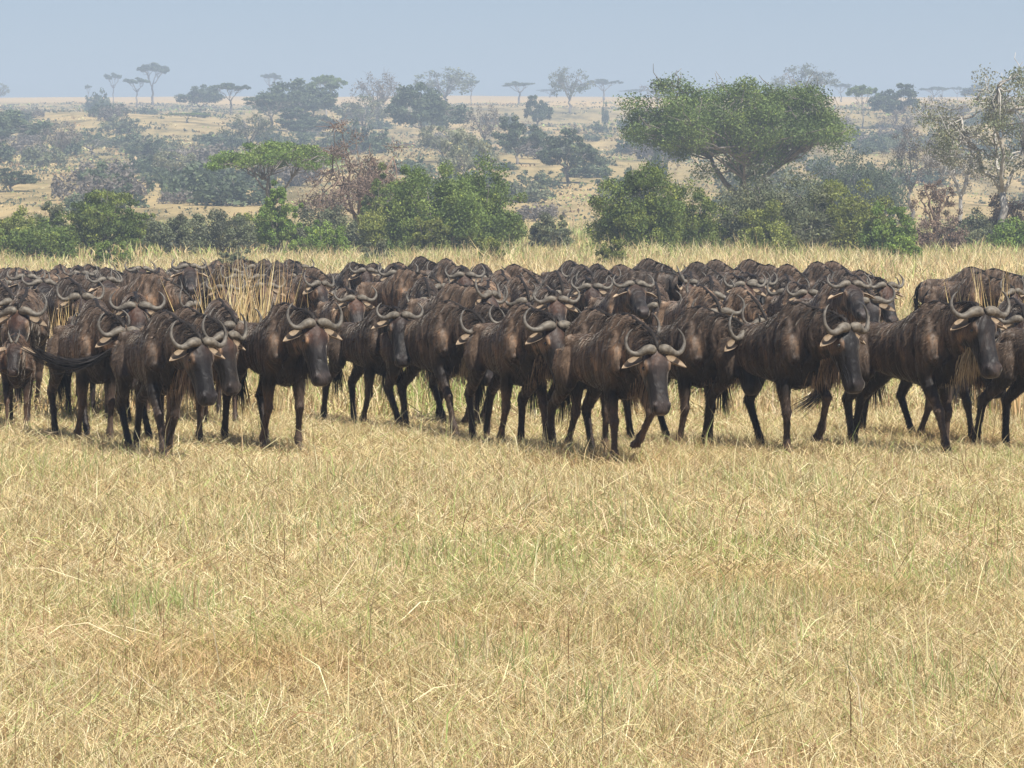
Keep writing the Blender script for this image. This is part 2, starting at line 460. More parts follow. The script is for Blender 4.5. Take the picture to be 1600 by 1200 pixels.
# ------------------------------------------------------------------ wildebeest
def coat_mat():
    m, nt = new_mat('wildebeest_coat')
    out = node(nt, 'ShaderNodeOutputMaterial'); pb = node(nt, 'ShaderNodeBsdfPrincipled')
    at_ = node(nt, 'ShaderNodeAttribute', attribute_name='tint')
    tc = node(nt, 'ShaderNodeTexCoord')
    oi = node(nt, 'ShaderNodeObjectInfo')
    # brindle: dark wavy vertical streaks on neck, shoulder and flank
    nz = node(nt, 'ShaderNodeTexNoise', i_Scale=2.2, i_Detail=3.0); nt.links.new(tc.outputs['Object'], nz.inputs[0])
    wob = node(nt, 'ShaderNodeVectorMath', operation='SCALE'); wob.inputs['Scale'].default_value = .30
    nt.links.new(nz.outputs['Color'], wob.inputs[0])
    ad = node(nt, 'ShaderNodeVectorMath', operation='ADD'); nt.links.new(tc.outputs['Object'], ad.inputs[0]); nt.links.new(wob.outputs[0], ad.inputs[1])
    mp = node(nt, 'ShaderNodeMapping'); mp.inputs['Scale'].default_value = (13, 5.0, 1.6)
    nt.links.new(ad.outputs[0], mp.inputs[0])
    st = node(nt, 'ShaderNodeTexNoise', i_Scale=1.0, i_Detail=2.5, i_Roughness=.55); nt.links.new(mp.outputs[0], st.inputs[0])
    sr = ramp(nt, st.outputs[0], [(0.40, (0.26, 0.24, 0.23)), (0.54, (1.1, 1.1, 1.1))])
    base = mixc(nt, at_.outputs['Alpha'], (1.0, 1.0, 1.0), sr.outputs[0])
    col = mixc(nt, 1.0, at_.outputs['Color'], base, 'MULTIPLY')
    # dust and worn patches, contrast widened to paint in sunlit highlights and shade
    n2 = node(nt, 'ShaderNodeTexNoise', i_Scale=5.0, i_Detail=6.0, i_Roughness=.65)
    mp2 = node(nt, 'ShaderNodeMapping'); mp2.inputs['Scale'].default_value = (1.6, 1, .7)
    nt.links.new(tc.outputs['Object'], mp2.inputs[0]); nt.links.new(mp2.outputs[0], n2.inputs[0])
    r2 = ramp(nt, n2.outputs[0], [(0.34, (0.5, 0.48, 0.48)), (0.55, (1.0, 1.0, 1.0)), (0.70, (2.4, 2.1, 1.75))])
    col = mixc(nt, 1.0, col, r2.outputs[0], 'MULTIPLY')
    # fine hair
    mp3 = node(nt, 'ShaderNodeMapping'); mp3.inputs['Scale'].default_value = (150, 150, 26)
    nt.links.new(ad.outputs[0], mp3.inputs[0])
    n3 = node(nt, 'ShaderNodeTexNoise', i_Scale=1.0, i_Detail=2.0); nt.links.new(mp3.outputs[0], n3.inputs[0])
    r3 = ramp(nt, n3.outputs[0], [(0.3, (0.7, 0.7, 0.7)), (0.7, (1.3, 1.3, 1.3))])
    col = mixc(nt, 1.0, col, r3.outputs[0], 'MULTIPLY')
    tone = ramp(nt, oi.outputs['Random'], [(0, (.55, .55, .57)), (.35, (.9, .88, .87)), (.65, (1.25, 1.14, 1.02)), (.85, (1.05, 1.05, 1.05)), (1, (2.1, 1.95, 1.75))])
    col = mixc(nt, 1.0, col, tone.outputs[0], 'MULTIPLY')
    nt.links.new(col, pb.inputs['Base Color'])
    pb.inputs['Roughness'].default_value = .5
    pb.inputs['Specular IOR Level'].default_value = .24
    pb.inputs['Sheen Weight'].default_value = .22
    pb.inputs['Sheen Roughness'].default_value = .35
    pb.inputs['Sheen Tint'].default_value = (1.0, .9, .78, 1)
    bp = node(nt, 'ShaderNodeBump', i_Strength=.5, i_Distance=.008); nt.links.new(n3.outputs[0], bp.inputs['Height'])
    bp2 = node(nt, 'ShaderNodeBump', i_Strength=.9, i_Distance=.05); nt.links.new(st.outputs[0], bp2.inputs['Height'])
    nt.links.new(bp.outputs[0], bp2.inputs['Normal'])
    nt.links.new(bp2.outputs[0], pb.inputs['Normal'])
    nt.links.new(pb.outputs[0], out.inputs[0])
    return m
M_COAT = coat_mat()

def simple_mat(name, c1, c2, rough=.5, scale=20, spec=.4, mp=(1, 1, 1), bump=.2, attr=False):
    m, nt = new_mat(name)
    out = node(nt, 'ShaderNodeOutputMaterial'); pb = node(nt, 'ShaderNodeBsdfPrincipled')
    tc = node(nt, 'ShaderNodeTexCoord'); mpn = node(nt, 'ShaderNodeMapping'); mpn.inputs['Scale'].default_value = mp
    no = node(nt, 'ShaderNodeTexNoise'); no.inputs['Scale'].default_value = scale; no.inputs['Detail'].default_value = 5
    nt.links.new(tc.outputs['Object'], mpn.inputs[0]); nt.links.new(mpn.outputs[0], no.inputs[0])
    r = ramp(nt, no.outputs[0], [(.3, c1), (.7, c2)])
    col = r.outputs[0]
    if attr:
        a = node(nt, 'ShaderNodeAttribute', attribute_name='tint')
        col = mixc(nt, 1.0, a.outputs['Color'], col, 'MULTIPLY')
    nt.links.new(col, pb.inputs['Base Color']); pb.inputs['Roughness'].default_value = rough
    pb.inputs['Specular IOR Level'].default_value = spec
    bp = node(nt, 'ShaderNodeBump', i_Strength=bump, i_Distance=.01); nt.links.new(no.outputs[0], bp.inputs['Height'])
    nt.links.new(bp.outputs[0], pb.inputs['Normal']); nt.links.new(pb.outputs[0], out.inputs[0])
    return m
M_HORN = simple_mat('horn', (.5, .48, .45), (1.4, 1.35, 1.25), .58, 26, .3, (1, 1, 1), .5, True)
M_EYE = simple_mat('eye', (.006, .005, .004), (.015, .01, .008), .08, 8, .6, bump=0)
M_EAR = simple_mat('ear_skin', (.8, .8, .8), (1.15, 1.15, 1.15), .7, 40, .2, attr=True)
M_HAIR = simple_mat('long_hair', (.8, .8, .8), (1.2, 1.2, 1.2), .55, 30, .14, (1, 1, .2), .2, True)

TORSO = np.array([1, 1, .965, .82]) * np.array([  # x, z centre, half depth, half width
    (-.695, 1.00, .03, .03), (-.675, .995, .11, .09), (-.62, .985, .175, .145), (-.53, .975, .215, .182), (-.40, .965, .222, .19),
    (-.22, .945, .245, .212), (-.03, .950, .285, .228), (.13, .965, .345, .232), (.26, .995, .40, .215), (.37, .995, .40, .195),
    (.48, .965, .36, .172), (.57, .94, .29, .14), (.64, .93, .18, .095), (.67, .92, .06, .05)])

def mixp(a, b, t): return np.asarray(a, float) * (1 - t) + np.asarray(b, float) * t
# joints: (x,z) shoulder, elbow, knee, fetlock, hoof
FORE = {'back': [(.30, .98), (.24, .72), (.20, .42), (.05, .13), (.06, .02)],
        'mid': [(.32, .98), (.27, .72), (.32, .42), (.31, .12), (.35, .02)],
        'fwd': [(.34, .98), (.33, .72), (.48, .44), (.56, .13), (.61, .02)],
        'lift': [(.34, .98), (.35, .74), (.52, .50), (.36, .28), (.27, .20)],
        'high': [(.34, .98), (.38, .76), (.56, .55), (.50, .28), (.44, .18)]}
HIND = {'back': [(-.52, 1.0), (-.46, .74), (-.76, .50), (-.84, .14), (-.82, .02)],
        'mid': [(-.52, 1.0), (-.42, .74), (-.66, .49), (-.60, .13), (-.56, .02)],
        'fwd': [(-.52, 1.0), (-.38, .75), (-.54, .47), (-.36, .13), (-.31, .02)],
        'lift': [(-.52, 1.0), (-.36, .77), (-.55, .51), (-.42, .26), (-.36, .17)]}
def legpose(tab, spec):
    if isinstance(spec, str): return np.array(tab[spec])
    a, b, t = spec
    return mixp(tab[a], tab[b], t)

DEF = dict(head_yaw=-15, pitch=62, poll=(.92, 1.20), legs=('fwd', 'back', 'mid', 'fwd'), horn=1.0, voxel=.013,
           hair=1.0, tail=None, beard='tan', ear=0.0, calf=False, roll=0.0, front=(.11, .045, .025), gloss=1.0)

def hair_mesh(name, roots, dirs, lens, wid, grav, col, spread=.25, seg=4, core=None):
    n = len(roots)
    d = dirs + RNG.normal(0, spread, (n, 3))
    d /= np.linalg.norm(d, axis=1)[:, None]
    pts = [roots]
    p = roots.copy()
    for k in range(seg):
        p = p + d * (lens / seg)[:, None]
        pts.append(p.copy())
        d = d + np.array([0, 0, -grav]); d /= np.linalg.norm(d, axis=1)[:, None]
    s = RNG.normal(0, 1, (n, 3)); s -= (s * d).sum(1)[:, None] * d; s /= np.linalg.norm(s, axis=1)[:, None]
    rows = []
    for k, p in enumerate(pts):
        ww = wid * (1 - (k / seg) ** 1.5 * .9) * .5
        rows += [p - s * ww, p + s * ww]
    v = np.stack(rows, 1).reshape(-1, 3)
    m = 2 * (seg + 1)
    o = np.arange(n)[:, None] * m
    q = np.concatenate([o + np.array([[2 * k, 2 * k + 1, 2 * k + 3, 2 * k + 2]]) for k in range(seg)])
    g_ = Geo(); g_.add(v, q, None, np.repeat(col, m, axis=0))
    if core is not None:
        vv, qq, tt = loft(core[0], (0, 1, 0), core[1], core[1], 8)
        g_.add(vv, qq, tt, (.022, .018, .015))
    return g_.mesh(name)

def build_wildebeest(pose, root):
    p = dict(DEF); p.update(pose)
    hy, pt = R(p['head_yaw']), R(p['pitch'])
    Fv = np.array([math.cos(hy) * math.cos(pt), math.sin(hy) * math.cos(pt), -math.sin(pt)])
    Lv = np.array([-math.sin(hy), math.cos(hy), 0.0])
    ro = R(p['roll'])
    Uv = np.cross(Fv, Lv)
    Lv, Uv = Lv * math.cos(ro) + Uv * math.sin(ro), Uv * math.cos(ro) - Lv * math.sin(ro)
    # the neck swings sideways with the head
    sh = np.array([.42, 0, 1.06]); reach = p['poll'][0] - .42
    poll = np.array([.42 + reach * math.cos(hy * .75), reach * math.sin(hy * .75), p['poll'][1]])
    HS = 1.0 if p['calf'] else 1.07
    hp = lambda t, l, u: poll + Fv * (t * HS) + Lv * (l * HS) + Uv * (u * HS)
    G = Geo()
    # torso
    G.add(*loft(np.stack([TORSO[:, 0], TORSO[:, 0] * 0, TORSO[:, 1]], 1), (0, 1, 0), TORSO[:, 3], TORSO[:, 2], 26, 2.25))
    # hip bones and shoulder blades give the flank its planes
    for s in (-1, 1):
        G.add(*loft([(-.49, s * .085, 1.07), (-.45, s * .125, 1.10), (-.39, s * .11, 1.08)], (0, 1, 0), [.02, .07, .02], [.03, .09, .03], 10))
        G.add(*loft([(.30, s * .10, 1.30), (.29, s * .135, 1.2), (.33, s * .165, 1.05), (.40, s * .165, .88), (.38, s * .12, .78)], (0, 1, 0),
                    [.015, .05, .075, .07, .02], [.04, .10, .12, .11, .03], 12))
    # neck
    nb = hp(.07, 0, -.10)
    c = (sh + nb) / 2 + np.array([0, 0, .035]); c[:2] = sh[:2] * .42 + nb[:2] * .58; c[1] *= .8
    NP = spline([sh - np.array([.16, 0, .05]), sh, c, nb, nb + (nb - c) * .08], 12)
    sv = np.linspace(0, 1, 12)
    nhd = np.interp(sv, [0, .25, .6, .9, 1], [.26, .275, .205, .145, .10]); nhw = np.interp(sv, [0, .25, .6, .9, 1], [.15, .148, .118, .092, .06])
    NS = np.array([0, 1, 0])[None] * (1 - sv[:, None]) + Lv[None] * sv[:, None]
    G.add(*loft(NP, NS, nhw, nhd, 18, 2.0))
    # head
    HT = np.array([(-.075, -.075, .03, .03), (-.05, -.08, .075, .065), (.0, -.09, .105, .085), (.07, -.10, .122, .098), (.14, -.108, .125, .098), (.21, -.106, .113, .084),
                   (.29, -.10, .098, .071), (.37, -.096, .087, .067), (.43, -.096, .081, .069), (.475, -.098, .074, .070), (.505, -.102, .060, .062), (.525, -.106, .034, .042)])
    sc = .9 if p['calf'] else 1.0
    HT[:, 3] *= np.interp(HT[:, 0], [0, .1, .3, .45], [1.08, 1.14, 1.16, 1.18])
    G.add(*loft([hp(t * sc, 0, u) for t, u, d, w in HT], Lv, HT[:, 3] * HS, HT[:, 2] * HS, 18, 2.35))
    for s in (-1, 1):   # brows, cheekbones, nostril rims
        G.add(*loft([hp(.06, s * .08, -.03), hp(.105, s * .096, -.026), (hp(.15, s * .088, -.034)), hp(.19, s * .07, -.045)], Lv, [.012, .028, .028, .01], [.012, .028, .026, .01], 8))
        G.add(*loft([hp(.40 * sc, s * .045, -.043), hp(.455 * sc, s * .064, -.036), hp(.495 * sc, s * .062, -.052)], Lv, [.010, .020, .012], [.010, .016, .010], 8))
    G.add(*loft([hp(.36 * sc, 0, -.165), hp(.43 * sc, 0, -.172), hp(.47 * sc, 0, -.155)], Lv, [.02, .045, .028], [.012, .022, .014], 8))   # chin
    # legs
    feet = []
    spec = p['legs']        # left fore, right fore, left hind, right hind
    for k in range(4):
        s = 1 if k % 2 == 0 else -1
        fore = k < 2
        J = legpose(FORE if fore else HIND, spec[k])
        yl = (.135, .145, .13, .12, .12) if fore else (.12, .15, .135, .125, .125)
        P = np.array([(J[q][0], s * yl[q], J[q][1]) for q in range(5)])
        sh_, el, kn, fe, ho = P
        if fore:
            pts = [(sh_, .125), (mixp(sh_, el, .55), .115), (el, .083), (mixp(el, kn, .35), .060), (mixp(el, kn, .8), .041), (kn, .047), (mixp(kn, fe, .2), .032),
                   (mixp(kn, fe, .7), .027), (fe, .040), (mixp(fe, ho, .5), .031), (mixp(fe, ho, .8), .043), (ho + (.008, 0, 0), .052), (ho + (.01, 0, -.012), .048)]
        else:
            pts = [(sh_ + (0, 0, .04), .13), (mixp(sh_, el, .5) + (-.02, 0, 0), .165), (el + (-.02, 0, 0), .125), (mixp(el, kn, .4), .083), (mixp(el, kn, .8), .050), (kn, .049), (mixp(kn, fe, .2), .036),
                   (mixp(kn, fe, .7), .030), (fe, .036), (mixp(fe, ho, .55), .029), (mixp(fe, ho, .8), .038), (ho + (.008, 0, 0), .043), (ho + (.01, 0, -.012), .04)]
        pp = np.array([q[0] for q in pts]); rr = np.array([q[1] for q in pts]); rr = np.where(rr < .08, rr * 1.16, rr * .97)
        slim = .88 if p['calf'] else 1.0
        G.add(*loft(pp, (0, 1, 0), rr * np.where(rr > .08, .72, .86) * slim, rr * slim, 12))
        feet.append(ho)
    me0 = G.mesh('tmp', False)
    ob = bpy.data.objects.new('tmp', me0); COL.objects.link(ob)
    rm = ob.modifiers.new('r', 'REMESH'); rm.mode = 'VOXEL'; rm.voxel_size = p['voxel']; rm.use_smooth_shade = True
    sm = ob.modifiers.new('s', 'SMOOTH'); sm.factor = .5; sm.iterations = 5 if p['voxel'] < .016 else 3
    dg = bpy.context.evaluated_depsgraph_get()
    me = bpy.data.meshes.new_from_object(ob.evaluated_get(dg))
    bpy.data.objects.remove(ob); bpy.data.meshes.remove(me0)
    n = len(me.vertices)
    co = np.empty(n * 3, np.float32); me.vertices.foreach_get('co', co); co = co.reshape(-1, 3).astype(float)
    # loose folds of skin down the neck and shoulder, ribs behind them
    nrm_ = np.empty(n * 3, np.float32); me.vertices.foreach_get('normal', nrm_); nrm_ = nrm_.reshape(-1, 3)
    ph = co[:, 0] * 46 + 2.2 * np.sin(co[:, 2] * 7 + co[:, 0] * 5) + 1.3 * np.sin(co[:, 2] * 17 + 1)
    fm = smooth(-.1, .2, co[:, 0]) * smooth(.8, .62, co[:, 0]) * smooth(.68, .85, co[:, 2]) * (np.linalg.norm(co - poll, axis=1) > .22)
    rb = smooth(-.35, -.15, co[:, 0]) * smooth(.2, .0, co[:, 0]) * smooth(.68, .8, co[:, 2]) * smooth(1.18, 1.05, co[:, 2])
    dsp = fm * (.0065 * np.sin(ph) + .004 * np.sin(ph * 1.9 + 1)) + rb * .0016 * np.sin(co[:, 0] * 75 + co[:, 2] * 6)
    co = co + nrm_ * dsp[:, None]
    me.vertices.foreach_set('co', co.astype(np.float32).ravel()); me.update()
    rel = co - poll
    t, l, u = rel @ Fv / HS, rel @ Lv / HS, rel @ Uv / HS
    head = smooth(-.03, .06, t) * (np.abs(l) < .16) * (u > -.27) * (u < .06) * (t < .6)
    body = np.array([.112, .080, .057])
    C = np.tile(body, (n, 1))
    x, z = co[:, 0], co[:, 2]
    def mix(mask, c):
        nonlocal C
        C = C * (1 - mask[:, None]) + np.asarray(c) * mask[:, None]
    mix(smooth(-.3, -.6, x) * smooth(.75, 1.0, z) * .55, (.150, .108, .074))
    leg = smooth(.66, .5, z) * (1 - head)
    mix(leg * (x > -.1), (.075, .052, .038)); mix(leg * (x <= -.1), (.026, .019, .016))
    mix(smooth(.9, .68, z) * (1 - leg) * (1 - head) * .95, (.014, .011, .009))  # dark belly: countershading, deepened in the coat colour to stand in for shade
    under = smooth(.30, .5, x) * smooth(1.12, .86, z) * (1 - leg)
    mix(under * .9, (.018, .014, .012))  # near-black throat and chest, own colour with shade painted in
    mix(head, (.015, .013, .013))
    mix(head * smooth(.26, .04, t + .35 * np.abs(l)) * smooth(-.13, -.02, u) * .4, np.array(p['front']) * (.75, .9, 1.0))
    mix(head * smooth(.085, .1, np.abs(l)) * smooth(.05, .1, t) * smooth(.22, .15, t), (.16, .11, .075))
    mix(head * smooth(.40, .45, t) * .7, (.050, .040, .038))
    noz = np.exp(-(((t - .485 * sc) / .018) ** 2 + ((np.abs(l) - .062) / .018) ** 2 + ((u + .05) / .03) ** 2))
    mix(np.clip(noz * 2.4, 0, 1), (.006, .005, .005))
    mou = np.exp(-((u + .135) / .007) ** 2) * smooth(.38, .44, t) * head
    mix(mou * .9, (.008, .006, .006))
    mix(smooth(-.143, -.16, u) * smooth(.40, .46, t) * head * .8, (.20, .17, .14))
    if p['calf']: C = C * np.array([1.05, .95, .88])
    stripe = (smooth(-.55, .0, x) * smooth(.55, .8, z) * (1 - head)) * (1 - .0)
    stripe = np.clip(stripe, 0, 1) * .85
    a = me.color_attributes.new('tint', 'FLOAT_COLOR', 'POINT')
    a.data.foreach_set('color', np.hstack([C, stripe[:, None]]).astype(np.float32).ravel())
    me.name = 'body'
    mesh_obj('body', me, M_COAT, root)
    # short coat hair lying back and down along the skin
    fine = p['voxel'] < .016
    nf = 15000 if fine else 2600
    vid = RNG.integers(0, n, nf)
    okv = (z[vid] > .12) & ((head[vid] < .5) | (RNG.random(nf) < .35)); vid = vid[okv]; nf = len(vid)
    N_ = nrm_[vid]
    flow = np.tile(np.array([-.75, 0, -.65]), (nf, 1)); hd_v = head[vid] > .5; flow[hd_v] = Fv
    flow = flow - (flow * N_).sum(1)[:, None] * N_; flow /= np.maximum(np.linalg.norm(flow, axis=1), .2)[:, None]
    band = np.sin(ph[vid] * .55 + 1.5 * np.sin(co[vid, 2] * 3.1)) * stripe[vid]
    hc_ = C[vid] * RNG.uniform(.45, 1.75, (nf, 1)) * (1 - .55 * smooth(.0, .6, band))[:, None]
    hl = np.where(hd_v, .012, RNG.uniform(.02, .05, nf))
    mesh_obj('coat', hair_mesh('coat', co[vid] - N_ * .002, flow + N_ * .22, hl, .0045 if fine else .010, .1, hc_, .14, 2), M_HAIR, root)
    # horns
    hs = p['horn'] * .94; hv = RNG.uniform(.86, 1.10, 3)
    for s in (-1, 1):
        ha = RNG.uniform(.96, 1.04, 2)
        if p['calf']:
            K = [(.03, -.01, 0, .022), (.055, .05, 0, .019), (.085, .12, .01, .014), (.10, .18, .02, .008), (.10, .22, .03, .003)]
        else:
            K = [(.016, -.005, -.005, .046), (.055, .004, .012, .060), (.11, .000, .010, .055), (.165, -.022, -.002, .043), (.22, -.034, -.012, .034), (.272, -.018, -.018, .029),
                 (.312, .028, -.018, .025), (.328, .088, -.010, .021), (.315, .150, .004, .016), (.278, .200, .018, .010), (.245, .222, .028, .003)]
        K = np.array(K) * np.array([hs * .86 * ha[0] * (.5 + .5 * hv[0]), hs * .88 * hv[1] * ha[1], hs * hv[2], hs ** .5 * (1.0 if p['calf'] else .77)]) + np.array([0 if p['calf'] else .012, 0, 0, 0])
        Q = spline(K, 30)
        P = np.array([hp(-b, s * l_, u_ + .0) for l_, b, u_, _ in Q])
        v, q, t_ = loft(P, Uv, Q[:, 3], Q[:, 3], 14)
        f = np.repeat(np.linspace(0, 1, 30), 14); f = np.append(f, [0, 1])
        rib = 1 + .10 * np.sin(f * 110) * smooth(.55, .3, f)
        hc = (np.array([.135, .120, .100])[None] * (1 - f[:, None]) + np.array([.10, .094, .088])[None] * f[:, None]) * rib[:, None]
        if p['calf']: hc = hc * .8
        g_ = Geo(); g_.add(v, q, t_, hc)
        mesh_obj('horn', g_.mesh('horn'), M_HORN, root)
    # ears
    for s in (-1, 1):
        A = hp(.045, s * .098, -.075)
        dr = Lv * s * .93 + Fv * (.22 + p['ear']) - Uv * .10; dr /= np.linalg.norm(dr)
        nrm = Uv * .8 - Fv * .45; nrm -= nrm @ dr * dr; nrm /= np.linalg.norm(nrm)
        sd_ = np.cross(dr, nrm)
        L_, W_ = .205, .046
        rows = []
        for a_ in np.linspace(0, 1, 9):
            wv = W_ * (math.sin(math.pi * min(1, .13 + a_ * .87)) ** .75) * (1 if a_ < .99 else .1)
            for b_ in np.linspace(-1, 1, 7):
                cup = (.040 * (b_ * b_) - .024) * math.sin(math.pi * (.15 + .85 * a_))
                rows.append(A + dr * (a_ * L_) + sd_ * (b_ * wv) + nrm * cup - np.array([0, 0, .03 * a_ * a_]))
        top = np.array(rows); bot = top - nrm * .008
        i_ = np.arange(8)[:, None] * 7; j_ = np.arange(6)[None]
        q = np.stack([i_ + j_, i_ + j_ + 1, i_ + 7 + j_ + 1, i_ + 7 + j_], -1).reshape(-1, 4)
        edge = [k for k in range(7)] + [7 * r_ + 6 for r_ in range(1, 9)] + [56 + k for k in range(5, -1, -1)] + [7 * r_ for r_ in range(7, 0, -1)]
        eq = np.array([(edge[k], edge[(k + 1) % len(edge)], 63 + edge[(k + 1) % len(edge)], 63 + edge[k]) for k in range(len(edge))])
        bb = np.tile(np.abs(np.linspace(-1, 1, 7)), 9)
        ct = np.array([.42, .32, .22])[None] * (.35 + .75 * bb[:, None] ** 1.2)
        cb = np.tile(np.array([.20, .15, .11]), (63, 1))
        g_ = Geo(); g_.add(np.vstack([top, bot]), np.vstack([q, (q + 63)[:, ::-1], eq]), None, np.vstack([ct, cb]))
        mesh_obj('ear', g_.mesh('ear'), M_EAR, root)
    # eyes
    if p['voxel'] < .016:
        for s in (-1, 1):
            c0 = hp(.135, s * .108, -.060)
            v, q, t_ = loft([c0 + Fv * k for k in (-.019, -.015, -.006, .006, .015, .019)], Lv, [.004, .012, .018, .018, .012, .004], [.004, .012, .017, .017, .012, .004], 10)
            g_ = Geo(); g_.add(v, q, t_, (1, 1, 1)); mesh_obj('eye', g_.mesh('eye'), M_EYE, root)
    # hair parts
    hm = p['hair']; wid = .008 if p['voxel'] < .016 else .014
    def T(n_):
        s_ = RNG.uniform(0, 1, n_)
        fi = s_ * 11; i0 = fi.astype(int).clip(0, 10); fr = (fi - i0)[:, None]
        cen = NP[i0] * (1 - fr) + NP[i0 + 1] * fr
        hd_ = np.interp(s_, sv, nhd); S_ = NS[i0]
        tan = NP[i0 + 1] - NP[i0]; tan /= np.linalg.norm(tan, axis=1)[:, None]
        S_ = S_ - (S_ * tan).sum(1)[:, None] * tan; S_ /= np.linalg.norm(S_, axis=1)[:, None]
        up = np.cross(tan, S_)
        return s_, cen, hd_, S_, up, tan
    n_ = int(900 * hm)
    s_, cen, hd_, S_, up, tan = T(n_)
    b_ = RNG.uniform(-1, 1, n_)
    side = np.where(RNG.random(n_) < .6, -1.0, 1.0)
    roots = cen + up * (hd_ * (.97 - .05 * b_ * b_))[:, None] + S_ * (b_ * .035)[:, None]
    on = s_ < .14        # over the withers
    xs = RNG.uniform(.12, .5, n_)
    ztop = np.interp(xs, TORSO[:, 0], TORSO[:, 1] + TORSO[:, 2])
    roots[on] = np.stack([xs, b_ * .03, ztop - .015], 1)[on]
    up[on] = (0, 0, 1); tan[on] = (1, 0, 0); S_[on] = (0, 1, 0)
    dirs = up * .45 + S_ * (side * .6)[:, None] - tan * .75
    col = np.tile((.020, .017, .016), (n_, 1)) * RNG.uniform(.6, 1.7, (n_, 1))
    crest = [(x_, 0, np.interp(x_, TORSO[:, 0], TORSO[:, 1] + TORSO[:, 2]) - .012) for x_ in (.06, .16, .26, .36)]
    for q_ in (.42, .55, .7, .85, .97):
        i_ = q_ * 11; j_ = int(i_); c_ = NP[j_] + (NP[min(j_ + 1, 11)] - NP[j_]) * (i_ - j_)
        tn = NP[min(j_ + 1, 11)] - NP[j_ - 1]; tn /= np.linalg.norm(tn)
        S1 = NS[j_] - NS[j_] @ tn * tn; S1 /= np.linalg.norm(S1)
        crest.append(tuple(c_ + np.cross(tn, S1) * (np.interp(q_, sv, nhd) - .008)))
    crest = spline(crest, 16)
    cw = np.interp(np.linspace(0, 1, 16), [0, .15, .8, 1], [.008, .024, .022, .016])
    mesh_obj('mane', hair_mesh('mane', roots, dirs, RNG.uniform(.06, .20, n_) * (.7 if p['calf'] else 1) * (1 if p['voxel'] < .016 else .75), wid * .8, .6, col, .2, core=(crest, cw)), M_HAIR, root)
    # beard along throat and under the jaw
    if not p['calf']:
        n_ = int(900 * hm)
        s_, cen, hd_, S_, up, tan = T(n_)
        s2 = RNG.random(n_) < .3
        b_ = RNG.uniform(-1, 1, n_)
        keep = s_ > .22
        roots = cen - up * (hd_ * (.93 - .1 * b_ * b_))[:, None] + S_ * (b_ * .055)[:, None]
        jaw = np.array([hp(q_, w_ * .05, -.21) for q_, w_ in zip(RNG.uniform(.02, .26, n_), b_)])
        roots[s2] = jaw[s2]
        roots = roots[keep | s2]; n_ = len(roots)
        tanc = {'tan': (.26, .18, .11), 'pale': (.46, .36, .22), 'dark': (.05, .038, .028)}[p['beard']]
        col = np.tile(tanc, (n_, 1)) * RNG.uniform(.6, 1.35, (n_, 1))
        dk = RNG.random(n_) < .14; col[dk] = (.03, .025, .02)
        mesh_obj('beard', hair_mesh('beard', roots, np.tile((.0, 0, -1.0), (n_, 1)), RNG.uniform(.08, .30, n_), wid, .3, col, .2), M_HAIR, root)
    # tail
    tp = p['tail'] or [(-.66, 0, 1.10), (-.75, 0, 1.01), (-.77, .0, .86), (-.76, .0, .60), (-.74, .0, .34)]
    TP = spline(tp, 12)
    n_ = int(300 * hm)
    k0 = (RNG.random(n_) ** .8 * 5 + 1.5)
    off = RNG.normal(0, 1, (n_, 3)) * .012; off2 = RNG.normal(0, 1, (n_, 3)) * np.array([.05, .05, .04])
    seg = 5; rows = []
    s_ = RNG.normal(0, 1, (n_, 3)); s_ /= np.linalg.norm(s_, axis=1)[:, None]
    ln = RNG.uniform(3.0, 6.5, n_)
    for k in range(seg + 1):
        f = np.minimum(k0 + ln * k / seg, 10.99); i0 = f.astype(int); fr = (f - i0)[:, None]
        P = TP[i0] * (1 - fr) + TP[i0 + 1] * fr + off + off2 * (k / seg)
        ww = wid * .6 * (1 - .85 * (k / seg) ** 2)
        rows += [P - s_ * ww, P + s_ * ww]
    v = np.stack(rows, 1).reshape(-1, 3); m_ = 2 * (seg + 1)
    o_ = np.arange(n_)[:, None] * m_
    q = np.concatenate([o_ + np.array([[2 * k, 2 * k + 1, 2 * k + 3, 2 * k + 2]]) for k in range(seg)])
    g_ = Geo()
    col = np.repeat(np.tile((.016, .014, .014), (n_, 1)) * RNG.uniform(.6, 1.8, (n_, 1)), m_, axis=0)
    g_.add(v, q, None, col)
    vv, qq, tt = loft(TP[:9], (0, 1, 0), np.linspace(.036, .014, 9), np.linspace(.036, .014, 9), 8)
    g_.add(vv, qq, tt, (.03, .025, .022))
    mesh_obj('tail', g_.mesh('tail'), M_HAIR, root)
    return poll

def copy_tree(o, parent=None):
    c = o.copy(); COL.objects.link(c); c.parent = parent
    for ch in list(o.children): copy_tree(ch, c)
    return c

herd_log = []
def place(root, x, y, yaw, s=1.0):
    root.location = (x, y, gz(x, y)); root.rotation_euler = (0, 0, R(yaw)); root.scale = (s, s, s)
    herd_log.append((x, y, yaw, s, root.get('label', '')))

GROUP = 'wildebeest herd walking across the plain'
